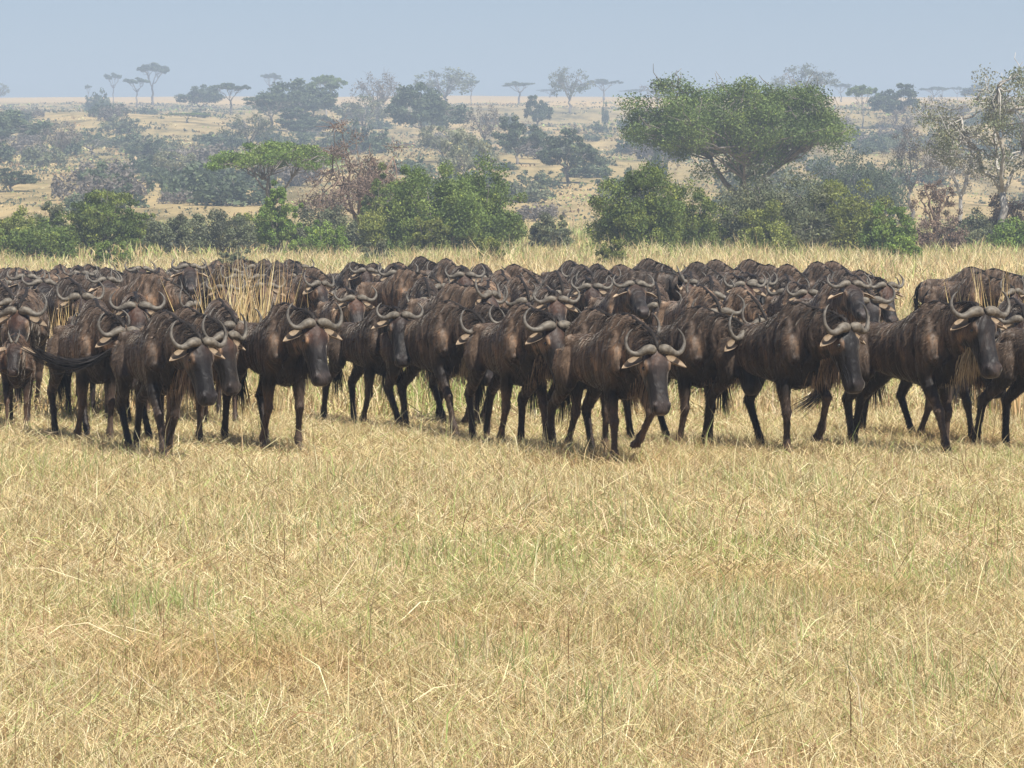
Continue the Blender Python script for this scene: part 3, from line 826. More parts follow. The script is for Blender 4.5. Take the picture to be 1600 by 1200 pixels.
# front rank, each with its own pose: torso column, feet row, yaw, size, pose, label
FRONT = [
 ('J', 950, 720, -60, 1.0, dict(head_yaw=-12, pitch=68, poll=(.95, 1.09), legs=('lift', 'mid', ('mid', 'fwd', .5), 'back'), horn=1.0, beard='tan', front=(.10, .05, .035)),
  'lead wildebeest nearest the viewer, lowered head facing the camera with both pale ears out'),
 ('I', 900, 702, -58, 1.0, dict(head_yaw=6, pitch=66, poll=(.97, 1.18), legs=('mid', 'back', 'mid', ('mid', 'back', .7)), horn=.98),
  'wildebeest half hidden directly behind the lead animal, black hair hanging from its rump'),
 ('C', 240, 708, -64, 1.0, dict(head_yaw=13, pitch=68, poll=(.98, 1.12), legs=('back', 'fwd', 'back', 'fwd'), horn=1.0, beard='tan', front=(.08, .035, .02),
   tail=[(-.70, 0, 1.08), (-.86, -.06, 1.00), (-1.02, -.30, .86), (-1.0, -.62, .86), (-.98, -.92, 1.02)]),
  'big wildebeest on the left with its tail swept out sideways behind it'),
 ('D', 272, 690, -60, .98, dict(head_yaw=16, pitch=72, poll=(.98, 1.13), legs=('mid', 'back', 'mid', 'fwd'), horn=.98),
  'wildebeest masked by the tail-swinging one, only horns and lowered muzzle showing'),
 ('B', 135, 683, -62, .98, dict(head_yaw=10, pitch=74, poll=(.90, 1.16), legs=('mid', 'back', 'fwd', 'mid'), horn=1.0, beard='dark'),
  'dark wildebeest with one curled horn in view just left of the tail-swinging one'),
 ('A', 26, 664, -84, .74, dict(calf=True, head_yaw=-2, pitch=58, poll=(.86, 1.28), legs=('mid', 'fwd', 'mid', 'back'), front=(.12, .06, .04)),
  'young wildebeest with short straight horns at the left edge'),
 ('E', 425, 697, -62, 1.02, dict(head_yaw=2, pitch=68, poll=(.94, 1.22), legs=('mid', 'back', ('mid', 'fwd', .6), 'back'), horn=.95, beard='dark', front=(.16, .055, .025)),
  'wildebeest with a reddish forehead and high head right of the tail-swinging one'),
 ('F', 578, 662, -58, .94, dict(head_yaw=-20, pitch=62, poll=(.88, 1.30), legs=('fwd', 'back', 'mid', 'back'), horn=.86, beard='pale', ear=-.1, front=(.11, .04, .02)),
  'slim wildebeest with wide thin horns and pale ears standing alone in a gap'),
 ('G', 672, 672, -52, 1.0, dict(head_yaw=-2, pitch=70, poll=(.92, 1.13), legs=('high', 'fwd', 'mid', 'fwd'), horn=.95, beard='pale'),
  'wildebeest with a lifted bent foreleg and a pale streak on its mane'),
 ('G2', 735, 660, -56, .96, dict(head_yaw=-4, pitch=64, poll=(.90, 1.22), legs=('back', 'mid', 'back', 'fwd'), horn=.95),
  'wildebeest wedged behind the one lifting its foreleg'),
 ('H', 797, 693, -66, 1.02, dict(head_yaw=8, pitch=64, poll=(.92, 1.20), legs=('fwd', 'back', 'back', 'mid'), horn=1.02),
  'wildebeest with its face hidden behind the rump of the next, one horn curled over it'),
 ('K', 1062, 694, -54, 1.0, dict(head_yaw=18, pitch=74, poll=(.90, 1.14), legs=('mid', ('back', 'mid', .4), 'fwd', 'mid'), horn=.98, beard='tan'),
  'wildebeest with black mane and lowered black muzzle just right of the lead animal'),
 ('L', 1212, 706, -55, 1.04, dict(head_yaw=8, pitch=72, poll=(.94, 1.18), legs=('high', 'mid', 'fwd', 'back'), horn=1.06, beard='tan', front=(.05, .04, .035)),
  'bull with massive horn boss and crossing forelegs, right of centre'),
 ('M', 1424, 706, -52, 1.06, dict(head_yaw=-8, pitch=66, poll=(.92, 1.31), legs=('mid', 'fwd', 'back', 'mid'), horn=1.04, beard='pale', ear=-.05, front=(.06, .035, .025),
   tail=[(-.70, 0, 1.10), (-.84, -.02, 1.0), (-.90, -.05, .8), (-.97, -.14, .55), (-1.12, -.30, .38)]),
  'bull with raised head, long pale beard and curled tail tip on the right'),
 ('M2', 1448, 684, -55, .96, dict(head_yaw=10, pitch=66, poll=(.86, 1.08), legs=('fwd', 'back', 'fwd', 'back'), horn=.9),
  'wildebeest hidden behind the pale-bearded bull, its legs showing between his'),
 ('N', 1652, 702, -48, 1.02, dict(head_yaw=0, legs=('mid', 'back', ('mid', 'back', .4), ('mid', 'back', 1.0)),
   tail=[(-.70, 0, 1.12), (-.82, -.03, 1.02), (-.94, -.10, .84), (-1.06, -.20, .62), (-1.10, -.26, .44)]),
  'wildebeest leaving the picture at the right edge, rump and swinging tail in view'),
]
for key, px, py, yaw, s, pose, label in FRONT:
    root = empty('wildebeest'); props(root, label, 'wildebeest', GROUP)
    build_wildebeest(pose, root)
    x, y = pix(px, py)
    place(root, x, y, yaw, s)

# prototypes for the ranks behind
LG = [('fwd', 'back', 'mid', 'fwd'), ('back', 'fwd', 'back', 'mid'), ('mid', 'lift', 'fwd', 'back'), ('mid', 'mid', 'mid', ('mid', 'back', .5)), ('lift', 'mid', 'back', 'fwd'), ('fwd', 'back', 'fwd', 'mid')]
PROTO_POSES = {
 'walk': dict(head_yaw=10, pitch=68, poll=(.95, 1.13), legs=LG[0]),
 'turn': dict(head_yaw=-20, pitch=66, poll=(.92, 1.16), legs=LG[1], front=(.16, .055, .025)),
 'face': dict(head_yaw=-4, pitch=62, poll=(.90, 1.26), legs=LG[2], front=(.20, .07, .03), horn=.92),
 'low': dict(head_yaw=14, pitch=78, poll=(.94, .98), legs=LG[3]),
 'away': dict(head_yaw=34, pitch=64, poll=(.92, 1.22), legs=LG[4]),
 'up': dict(head_yaw=-4, pitch=34, poll=(.84, 1.38), legs=LG[5], horn=.9),
 'graze': dict(head_yaw=8, pitch=80, poll=(.90, .80), legs=LG[1]),
 'tilt': dict(head_yaw=-8, pitch=70, poll=(.95, 1.09), legs=LG[3], roll=13, horn=1.06, front=(.07, .04, .03)),
 'side': dict(head_yaw=26, pitch=60, poll=(.90, 1.26), legs=LG[2], roll=-6, horn=.96, front=(.12, .06, .04)),
 'calf': dict(head_yaw=-10, pitch=56, poll=(.84, 1.28), legs=LG[0], calf=True),
}
PHRASE = {'walk': 'walking with level head', 'turn': 'facing the viewer', 'tilt': 'horns tilted', 'side': 'head in profile', 'face': 'reddish forehead', 'low': 'head held low', 'away': 'head turned away',
          'up': 'muzzle raised', 'graze': 'nose near the ground', 'calf': 'short straight horns'}
protos = {}
for k, pose in PROTO_POSES.items():
    root = empty('wildebeest')
    pose = dict(pose); pose.update(voxel=.02, hair=.3)
    poll = build_wildebeest(pose, root)
    protos[k] = [root, poll, False]

ORD = ['first', 'second', 'third', 'fourth', 'fifth', 'sixth', 'seventh', 'eighth', 'ninth', 'tenth', 'eleventh', 'twelfth', 'thirteenth', 'fourteenth', 'fifteenth', 'sixteenth',
       'seventeenth', 'eighteenth', 'nineteenth', 'twentieth', 'twenty-first', 'twenty-second', 'twenty-third', 'twenty-fourth', 'twenty-fifth', 'twenty-sixth', 'twenty-seventh', 'twenty-eighth', 'twenty-ninth', 'thirtieth']
# ranks behind: head column, scale against the front rank, yaw, prototype
MID = [
 (28, .80, -70, 'turn'), (158, .84, -62, 'tilt'), (214, .82, -70, 'face'), (240, .86, -60, 'calf'), (368, .85, -66, 'walk'), (556, .71, -62, 'face'),
 (712, .73, -66, 'turn'), (775, .745, -52, 'side'), (755, .71, -70, 'turn'), (690, .61, -42, 'walk'), (870, .745, -66, 'face'), (808, .655, -64, 'walk'),
 (868, .57, -36, 'low'), (895, .635, -70, 'tilt'), (992, .71, -58, 'up'), (975, .62, -60, 'walk'), (1046, .64, -25, 'side'), (1110, .69, -70, 'turn'),
 (1140, .745, -58, 'tilt'), (1180, .745, -62, 'low'), (1195, .635, -66, 'face'), (1240, .58, -46, 'low'), (1330, .745, -55, 'up'), (1360, .69, -66, 'tilt'),
 (1376, .615, -52, 'walk'), (1318, .575, -60, 'low'), (1572, .57, -42, 'walk'), (1585, .64, -48, 'walk'), (1612, .60, -40, 'walk'), (1600, .80, -62, 'turn'),
 (252, .615, -24, 'walk'), (300, .665, -34, 'low'), (480, .60, -50, 'low'), (20, .69, -66, 'walk'),
 (930, .60, -64, 'walk'), 
]
BACK = []
rows = [(.47, -5, 460, 27), (.505, 8, 470, 30), (.54, -8, 300, 33), (.545, 330, 470, 36), (.585, 15, 250, 38), (.63, 0, 200, 46), (.625, 370, 480, 50), (.68, 70, 130, 50), (.40, 236, 320, 36)]
kk = ['walk', 'turn', 'face', 'face', 'tilt', 'away', 'turn', 'low', 'side', 'face', 'tilt', 'up', 'graze']
for rr_, (s, x0, x1, st) in enumerate(rows):
    x = x0
    while x < x1:
        BACK.append((x + random.uniform(-7, 7), s + random.uniform(-.012, .012), random.uniform(-90, -52), random.choice(kk)))
        x += st
for (hx, s, yaw, k) in [(572, .54, -64, 'face'), (604, .53, -60, 'turn'), (528, .56, -55, 'low'), (652, .53, -58, 'low'), (690, .52, -62, 'walk'), (728, .535, -66, 'low'), (762, .55, -68, 'turn'),
                        (905, .53, -64, 'turn'), (840, .60, -58, 'low'), (1012, .555, -48, 'low'), (1072, .55, -56, 'walk'), (1120, .555, -50, 'low'), (1162, .535, -54, 'low'),
                        (1214, .56, -58, 'walk'), (1150, .60, -60, 'turn'), (1385, .66, -62, 'face'), (1345, .55, -58, 'low'),
                        (620, .60, -80, 'face'), (670, .66, -78, 'tilt'), (735, .60, -82, 'face'), (785, .63, -76, 'turn'), (825, .69, -74, 'tilt'), (925, .66, -80, 'face'),
                        (945, .56, -72, 'turn'), (1030, .68, -82, 'tilt'), (1075, .62, -76, 'face'), (1100, .60, -84, 'turn'), (1165, .66, -74, 'face'), (1220, .64, -80, 'turn'), (1262, .68, -76, 'face'),
                        (1300, .64, -82, 'tilt'), (1340, .62, -70, 'turn'), (1275, .59, -66, 'low')]:
    BACK.append((hx, s, yaw, k))
entries = []
for tier, L_ in (('middle', MID), ('rear', BACK)):
    for (hx, s, yaw, k) in L_:
        root, poll, used = protos[k]
        if used: root = copy_tree(root)
        else: protos[k][2] = True
        size = random.uniform(.94, 1.03) * (.72 if k == 'calf' else 1)
        y = CAM_H * FPX / 429 / s
        if tier == 'middle' and yaw < -45: yaw -= random.uniform(4, 16)
        cy_, sy_ = math.cos(R(yaw)), math.sin(R(yaw))
        ox = (poll[0] * cy_ - poll[1] * sy_) * size
        oy = (poll[0] * sy_ + poll[1] * cy_) * size
        hxw = (hx - 800) / FPX * (y + oy)
        entries.append([root, hxw - ox, y, yaw, size, k, hx, tier])
# push apart animals that would run into each other
def caps(x, y, yaw, s):
    d = np.array([math.cos(R(yaw)), math.sin(R(yaw))]); c = np.array([x, y])
    return [c + d * q * s for q in (-.42, -.12, .17, .42)]
fixed = [(e[0], e[1], e[2], e[3]) for e in herd_log]
for it in range(60):
    moved = 0
    for a in range(len(entries)):
        ea = entries[a]; ca = caps(ea[1], ea[2], ea[3], ea[4])
        for b in list(range(a)) + [-1 - q for q in range(len(fixed))]:
            eb = entries[b] if b >= 0 else (None,) + fixed[-1 - b]
            if abs(ea[2] - eb[2]) > 1.7 or abs(ea[1] - eb[1]) > 1.7: continue
            cb = caps(*eb[1:5])
            best, bv = 9, None
            for p_ in ca:
                for q_ in cb:
                    d_ = np.linalg.norm(p_ - q_)
                    if d_ < best: best, bv = d_, p_ - q_
            if best < .47:
                mv = (bv / max(best, 1e-3)) * (.47 - best + .01)
                mv[0] *= .6; mv[1] = mv[1] * 1.3 + (.02 if ea[2] > eb[2] else -.02)
                if b >= 0:
                    ea[1] += mv[0] * .5; ea[2] += mv[1] * .5; eb[1] -= mv[0] * .5; eb[2] -= mv[1] * .5
                else:
                    ea[1] += mv[0]; ea[2] += abs(mv[1]) if ea[2] > eb[2] - .3 else mv[1]
                ca = caps(ea[1], ea[2], ea[3], ea[4]); moved += 1
    if not moved: break
ZONES = [(130, 'at the left edge'), (300, 'behind the tail-swinging animal'), (460, 'at the tall left reeds'), (640, 'behind the red-faced animal'),
         (810, 'left of centre'), (960, 'behind the lead pair'), (1130, 'below the dark green bush'), (1290, 'below the wide tree'), (1440, 'below the bright green bush'), (9999, 'at the right edge')]
count = {}
for e in sorted(entries, key=lambda q: (q[7], q[6])):
    root, x, y, yaw, size, k, hx, tier = e
    zone = next(z for lim, z in ZONES if hx < lim)
    n_ = count.get((tier, zone, k), 0); count[(tier, zone, k)] = n_ + 1
    e.append((tier, zone, k, n_))
for e in entries:
    root, x, y, yaw, size, k, hx, tier, key = e
    tot = count[key[:3]]
    o_ = '' if tot == 1 else ', ' + ORD[key[3]] + ' such from left'
    lab = f"{tier} rank wildebeest {key[1]}, {PHRASE[k]}{o_}"
    props(root, lab, 'wildebeest', GROUP)
    place(root, x, y, yaw, size)
for k, (root, poll, used) in protos.items():
    if not used:
        for ch in list(root.children): bpy.data.objects.remove(ch)
        bpy.data.objects.remove(root)

# ------------------------------------------------------------------ trees and bushes
GREENS = {
    'green': [(.135, .195, .062), (.17, .225, .075), (.105, .155, .052)],
    'tree': [(.115, .165, .062), (.145, .195, .07), (.085, .125, .05)],
    'bright': [(.17, .25, .075), (.14, .22, .065), (.20, .28, .085)],
    'dark': [(.075, .11, .036), (.10, .14, .042), (.15, .185, .058)],
    'grey': [(.14, .16, .085), (.18, .19, .105), (.12, .13, .08)],
    'olive': [(.17, .20, .065), (.21, .235, .08), (.13, .155, .06)],
    'brown': [(.19, .135, .10), (.23, .165, .12), (.15, .105, .08)],
    'far': [(.095, .125, .065), (.12, .15, .075), (.075, .10, .055)],
    'bare': [(.19, .165, .14), (.23, .20, .165), (.15, .13, .11)],
    'pale': [(.23, .24, .14), (.27, .27, .17), (.18, .20, .11)],
}
for _k in ('green', 'tree', 'bright', 'dark', 'olive'):
    GREENS[_k] = [(r_ * 1.08, g_ * 1.06, b_ * .74) for r_, g_, b_ in GREENS[_k]]
def leaf_cloud(C, rad, n, size, cols, flat, rng, elong=1.0):
    """n leaf faces spread round the cluster centres C (m,3); rad (m,) cluster radii"""
    m = len(C)
    k = rng.integers(0, m, n)
    d = rng.normal(0, 1, (n, 3)); d /= np.linalg.norm(d, axis=1)[:, None]
    r = rad[k] * rng.random(n) ** .42 * np.where(rng.random(n) < .16, rng.uniform(1, 1.55, n), 1)
    P = C[k] + d * r[:, None] * np.array([1, 1, flat])
    a = rng.normal(0, 1, (n, 3)); a /= np.linalg.norm(a, axis=1)[:, None]
    b = rng.normal(0, 1, (n, 3)); b -= (a * b).sum(1)[:, None] * a; b /= np.linalg.norm(b, axis=1)[:, None]
    s = size * rng.uniform(.55, 1.35, n)[:, None] * .5
    v = np.stack([P - a * s * elong, P + b * s * .55, P + a * s * elong, P - b * s * .55], 1).reshape(-1, 3)
    q = np.arange(n)[:, None] * 4 + np.arange(4)[None]
    cc = np.array(cols)
    ck = cc[rng.integers(0, len(cc), m)] * rng.uniform(.8, 1.2, (m, 1))      # clumps differ in hue
    c = ck[k] * rng.uniform(.8, 1.2, (n, 1))
    yl = rng.random(n) < .03; c[yl] = c[yl] * np.array([1.9, 1.6, 1.1])
    return v, q, np.repeat(c, 4, axis=0)

def limb_mesh(limbs, name):
    G = Geo()
    for P, r in limbs:
        P = np.asarray(P); d = P[-1] - P[0]
        side = np.cross(d, (0.3, .2, 1.0)); 
        if np.linalg.norm(side) < 1e-3: side = np.array([1.0, 0, 0])
        G.add(*loft(P, side, r, r, 6))
    return G.mesh(name)

def wob(a, b, n, amp, rng, sag=0.0):
    t = np.linspace(0, 1, n)[:, None]
    P = a * (1 - t) + b * t
    P[1:-1] += rng.normal(0, amp, (n - 2, 3))
    P[:, 2] += (np.sin(t[:, 0] * math.pi) * sag)
    return P

def make_tree(H, Rd, kind, cols, seed, nleaf, leaf, trunk_h=.38, ncl=46, bark=None, tr=None, lean=0.0, twigs=0, name='tree', flat=None, aspect=1.0, low=.40, rag=0.0):
    """umbrella | round | dome | bush | bare | sparse"""
    rng = np.random.default_rng(seed)
    root = empty(name)
    tr = tr or H * .035
    limbs = []
    C = []; rad = []
    if kind == 'bush':
        ncl = int(ncl * 1.9)
        for _ in range(ncl):
            a = rng.uniform(0, 6.283); rr = math.sqrt(rng.random()) * Rd * .86
            prof = (1 - (rr / Rd) ** 2.2) ** .5
            lump = 1 + .16 * math.sin(3 * a + seed) + .12 * math.sin(5 * a + 2 * seed)
            zz = rng.uniform(.02, 1.0) ** .7 * H * .84 * prof * (1 + .3 * (lump - 1))
            C.append((math.cos(a) * rr * lump, math.sin(a) * rr * lump * aspect, zz)); rad.append(Rd * rng.uniform(.10, .23))
        C = np.array(C); rad = np.array(rad)
        hi = C[:, 2] > .3 * H       # foliage carries on below every high clump
        C = np.vstack([C, C[hi] * np.array([.92, .92, .62])]); rad = np.concatenate([rad, rad[hi]])
        # a few sprays that break the outline
        for k in range(min(22, ncl)):
            c = C[k]; limbs.append((wob(np.array([rng.normal(0, .1), rng.normal(0, .1), -.05]), c * np.array([.95, .95, 1]), 5, .06 * Rd * .4, rng), np.linspace(.05, .012, 5) * Rd / 2))
        fl = flat or .8
    else:
        th = H * trunk_h
        top = np.array([lean * H, 0, th])
        nst = 1 if kind != 'sparse' else 1
        limbs.append((wob(np.array([0, 0, -.2]), top, 6, tr * .55, rng), np.linspace(tr * 1.25, tr * .75, 6)))
        nl = int(rng.integers(4, 7))
        heads = []
        for k in range(nl):
            a = k / nl * 6.283 + rng.uniform(-.4, .4); rr = Rd * rng.uniform(.38, .62)
            if kind == 'umbrella': zz = H * rng.uniform(.74, .84)
            elif kind == 'dome': zz = H * rng.uniform(.48, .72)
            else: zz = H * rng.uniform(.58, .86)
            e = np.array([top[0] + math.cos(a) * rr, math.sin(a) * rr * aspect, zz])
            limbs.append((wob(top - np.array([0, 0, th * .12 * rng.random()]), e, 6, Rd * .035, rng, -.03 * Rd), np.linspace(tr * .6, tr * .22, 6)))
            heads.append((e, limbs[-1][0]))
        for k in range(ncl):
            a = rng.uniform(0, 6.283); q = math.sqrt(rng.random()); rr = Rd * q * .9
            lump = 1 + .14 * math.sin(2 * a + seed) + .10 * math.sin(5 * a + 3 * seed)
            if kind == 'umbrella': zz = H * (.90 - .11 * q * q + rng.uniform(-.07, .05)); cr = Rd * rng.uniform(.12, .2)
            elif kind == 'dome': zz = H * (low - .12 * (1 - q) + ((.95 - low + .12 * (1 - q)) * (1 - q ** 2.4) ** .5) * rng.uniform(.05, 1.0) + .06 * rng.random()); cr = Rd * rng.uniform(.12, .22)
            else: zz = H * (.62 + .32 * (1 - q * q) ** .5 * rng.uniform(-.8, 1.0)); cr = Rd * rng.uniform(.12, .22)
            if rag and kind == 'dome':      # ragged: hanging underside in the middle, uneven tiers
                zz += H * (rag * rng.normal(0, .05) - .20 * max(0, .65 - q) * rng.random() * 2 + rag * .05 * math.sin(4 * a + 1)); cr *= rng.uniform(.6, 1.05)
            c = np.array([top[0] + math.cos(a) * rr * lump, math.sin(a) * rr * lump * aspect, zz])
            C.append(c); rad.append(cr)
            hd = min(heads, key=lambda h: np.linalg.norm(h[0] - c))
            st = hd[1][int(rng.integers(3, 6))]
            limbs.append((wob(st, c, 5, Rd * .03, rng, .02 * Rd), np.linspace(tr * .24, tr * .06, 5)))
        C = np.array(C); rad = np.array(rad)
        fl = flat or {'umbrella': .42, 'dome': .75, 'round': .8, 'bare': .8, 'sparse': .6}[kind]
    for k in range(twigs):      # bare twigs poking through the crown
        c = C[int(rng.integers(0, len(C)))]; d = rng.normal(0, 1, 3); d[2] = abs(d[2]) * .8; d /= np.linalg.norm(d)
        e = c + d * rad.mean() * rng.uniform(1.0, 2.0)
        limbs.append((wob(c, e, 4, Rd * .02, rng), np.linspace(tr * .10, tr * .03, 4) + .004))
    v, q, c = leaf_cloud(C, rad, nleaf, leaf, GREENS[cols], fl, rng)
    # bring the grown shape to the height and spread asked for
    k = np.array([Rd / np.percentile(np.abs(v[:, 0] - v[:, 0].mean()), 98.5)] * 2 + [H / np.percentile(v[:, 2], 99.3)])
    v = v * k; limbs = [(P * k, r_) for P, r_ in limbs]
    mesh_obj('trunk', limb_mesh(limbs, 'trunk'), bark or M_BARK, root)
    if kind == 'bush': v[:, 2] = np.maximum(v[:, 2], 0)
    me = np_mesh('crown', v, [q], c)
    mesh_obj('crown', me, M_LEAF, root)
    return root

def put(root, x, y, s=1.0, rz=0.0, sink=.05, sz=None):
    root.location = (x, y, gz(x, y) - sink); root.rotation_euler = (0, 0, rz)
    root.scale = (s, s, s if sz is None else sz)
    return root

# near belt of bushes: (columns, top row, distance, ...)
def span(pxl, pxr, pytop, Y):
    """x centre, half width, height of something seen between two columns with its top at a row"""
    x = at((pxl + pxr) / 2, Y); r = (pxr - pxl) / 2 / FPX * Y
    ztop = CAM_H + (HORIZON - pytop) / FPX * Y
    return x, r, ztop - gz(x, Y)
NEAR = [
 ('big_tree', 978, 1312, 130, 172, 'dome', 'tree', 40000, .115, dict(trunk_h=.30, ncl=190, tr=.26, twigs=200, lean=.03, aspect=.8, low=.57, rag=.42), 'broad spreading green tree with dark trunk, tallest in the bush belt'),
 ('acacia', 330, 520, 222, 168, 'umbrella', 'bright', 13000, .12, dict(trunk_h=.40, ncl=70, tr=.15, twigs=20), 'flat-topped acacia with pale green crown behind the left bushes'),
 ('thorn_tree', 470, 645, 194, 150, 'dome', 'brown', 4200, .09, dict(trunk_h=.20, ncl=70, tr=.15, twigs=420, low=.24, bark=M_BARK_BROWN), 'leafless brown tangled tree between the acacia and the green bush'),
 ('thorn_tree', 1440, 1690, 112, 150, 'sparse', 'pale', 13000, .11, dict(trunk_h=.30, ncl=90, tr=.19, twigs=120, bark=M_BARK_PALE), 'tall tree with pale limbs and thin foliage at the right edge'),
 ('bush', 604, 752, 262, 132, 'bush', 'green', 20000, .085, dict(ncl=60, twigs=20), 'rounded mid green bush, left half of the big pair'),
 ('bush', 684, 822, 260, 134, 'bush', 'green', 18000, .085, dict(ncl=60, twigs=20), 'rounded brighter bush, right half of the big pair'),
 ('bush', 928, 1068, 264, 124, 'bush', 'dark', 22000, .08, dict(ncl=80, twigs=30), 'dark green dense bush standing forward of the big tree'),
 ('bush', 1010, 1140, 292, 128, 'bush', 'dark', 15000, .08, dict(ncl=60, twigs=20), 'lower green shoulder of the dark dense bush'),
 ('bush', 1120, 1295, 274, 130, 'bush', 'grey', 19000, .085, dict(ncl=76, twigs=90), 'twiggy grey-green bush beneath the big tree'),
 ('bush', 1240, 1385, 286, 131, 'bush', 'olive', 15000, .085, dict(ncl=60, twigs=40), 'yellow-green bush right of the twiggy grey one'),
 ('bush', 1345, 1428, 322, 124, 'bush', 'bright', 9000, .08, dict(ncl=40, twigs=20), 'small bright green bush at the right end of the thicket'),
 ('bush', 92, 226, 300, 134, 'bush', 'dark', 13000, .085, dict(ncl=46, twigs=20, flat=.4), 'layered dark green acacia bush on the left'),
 ('bush', -30, 62, 330, 136, 'bush', 'olive', 9000, .09, dict(ncl=40), 'olive green bush at the left edge'),
 ('bush', 50, 120, 318, 138, 'bush', 'grey', 7000, .09, dict(ncl=34, twigs=30), 'greyish green bush left of the layered one'),
 ('bush', 395, 475, 286, 136, 'bush', 'bright', 9000, .09, dict(ncl=40, twigs=10), 'bright green upright bush under the acacia'),
 ('bush', 548, 660, 312, 136, 'bush', 'olive', 9000, .09, dict(ncl=44, twigs=30), 'yellowish bush at the foot of the brown tangled tree'),
 ('bush', 455, 560, 326, 138, 'bush', 'grey', 9000, .09, dict(ncl=40, twigs=30), 'soft greyish bush left of the brown tangled tree'),
 ('bush', 222, 318, 338, 138, 'bush', 'grey', 7000, .09, dict(ncl=36, twigs=30), 'grey-green low shrub right of the layered bush'),
 ('bush', 300, 405, 330, 140, 'bush', 'grey', 7500, .09, dict(ncl=36, twigs=50), 'brownish grey low shrub below the flat-topped acacia'),
 ('bush', 832, 896, 334, 142, 'bush', 'grey', 5500, .09, dict(ncl=30, twigs=40), 'small grey bush in the gap between the two thickets'),
 ('thorn_tree', 1420, 1500, 282, 138, 'round', 'brown', 1500, .08, dict(trunk_h=.42, ncl=26, tr=.09, twigs=140, bark=M_BARK_BROWN), 'small bare brown thorn tree right of the bright bush'),
 ('bush', 1425, 1500, 338, 135, 'bush', 'brown', 3500, .08, dict(ncl=30, twigs=60, bark=M_BARK_BROWN), 'dry brown scrub bush at the foot of the bare thorn tree'),
 ('bush', 1532, 1620, 298, 152, 'bush', 'brown', 5500, .09, dict(ncl=32, twigs=60, bark=M_BARK_BROWN), 'reddish brown leafless bush under the pale-limbed tree'),
 ('bush', 1545, 1625, 344, 136, 'bush', 'bright', 6500, .085, dict(ncl=32), 'low fresh green bush at the right edge'),
 ('bush', 0, 120, 348, 128, 'bush', 'green', 6000, .09, dict(ncl=40), 'low spreading green bush in front of the far left bushes'),
 ('bush', 200, 262, 334, 145, 'bush', 'olive', 6000, .09, dict(ncl=34, twigs=20), 'yellow-green bush touching the layered bush from the right'),
 ('bush', 345, 420, 334, 150, 'bush', 'olive', 7000, .09, dict(ncl=36, twigs=30), 'olive bush left of the bright upright bush'),
 ('bush', 560, 640, 262, 142, 'bush', 'dark', 9000, .09, dict(ncl=40, twigs=30), 'dark bush tucked behind the left half of the big pair'),
 ('bush', 470, 540, 345, 128, 'bush', 'bright', 4500, .08, dict(ncl=26, twigs=10), 'little fresh green bush before the soft greyish one'),
 ('bush', 640, 700, 340, 127, 'bush', 'olive', 4500, .08, dict(ncl=26, twigs=10), 'little yellowish bush at the foot of the big pair'),
 ('bush', 1150, 1250, 318, 126, 'bush', 'olive', 8000, .08, dict(ncl=40, twigs=30), 'low olive bush in front of the twiggy grey-green one'),
 ('bush', 1478, 1560, 330, 150, 'bush', 'grey', 5000, .09, dict(ncl=30, twigs=30), 'grey low bush between the brown scrub and the right edge'),
 ('bush', 935, 985, 372, 108, 'bush', 'olive', 2200, .07, dict(ncl=20, twigs=14), 'knee-high bush in the tall grass before the dark dense bush'),
 ('bush', 1385, 1440, 366, 112, 'bush', 'bright', 2600, .07, dict(ncl=20, twigs=14), 'knee-high green bush in the tall grass before the small bright bush'),
 ('bush', 560, 610, 374, 115, 'bush', 'grey', 2000, .07, dict(ncl=18, twigs=14), 'knee-high grey bush in the tall grass below the tangled tree'),
 ('bush', 740, 790, 371, 112, 'bush', 'olive', 2200, .07, dict(ncl=18, twigs=14), 'knee-high bush in the tall grass before the big pair'),
 ('bush', 150, 215, 376, 116, 'bush', 'green', 2400, .07, dict(ncl=18, twigs=14), 'knee-high green bush in the tall grass before the layered bush'),
 ('bush', 345, 395, 374, 114, 'bush', 'grey', 2000, .07, dict(ncl=18, twigs=20), 'knee-high grey bush in the tall grass above the reeds'),
 ('bush', 1255, 1420, 240, 230, 'bush', 'far', 12000, .14, dict(ncl=60, aspect=.7), 'wide dark bush mass behind the big tree'),
 ('thorn_tree', 1440, 1560, 205, 210, 'bare', 'bare', 3500, .10, dict(trunk_h=.34, ncl=50, tr=.14, twigs=200, bark=M_BARK_PALE), 'bare whitish tree left of the pale-limbed one'),
 ('thorn_tree', 1375, 1470, 200, 240, 'bare', 'bare', 3500, .12, dict(trunk_h=.34, ncl=50, tr=.14, twigs=160), 'bare grey tree behind the small brown thorn tree'),
]
BUSH_G = 'bushes and trees of the near belt'
for idx, (nm, xl, xr, top, Y, kind, cols, nleaf, leaf, kw, label) in enumerate(NEAR):
    x, r, h = span(xl, xr, top, Y)
    root = make_tree(h, r, kind, cols, 100 + idx, int(nleaf * (2.3 if kind in ('bush', 'dome') else 1.4)), leaf * .95, name=nm, **kw)
    put(root, x, Y)
    props(root, label, 'bush' if nm == 'bush' else 'tree', BUSH_G)

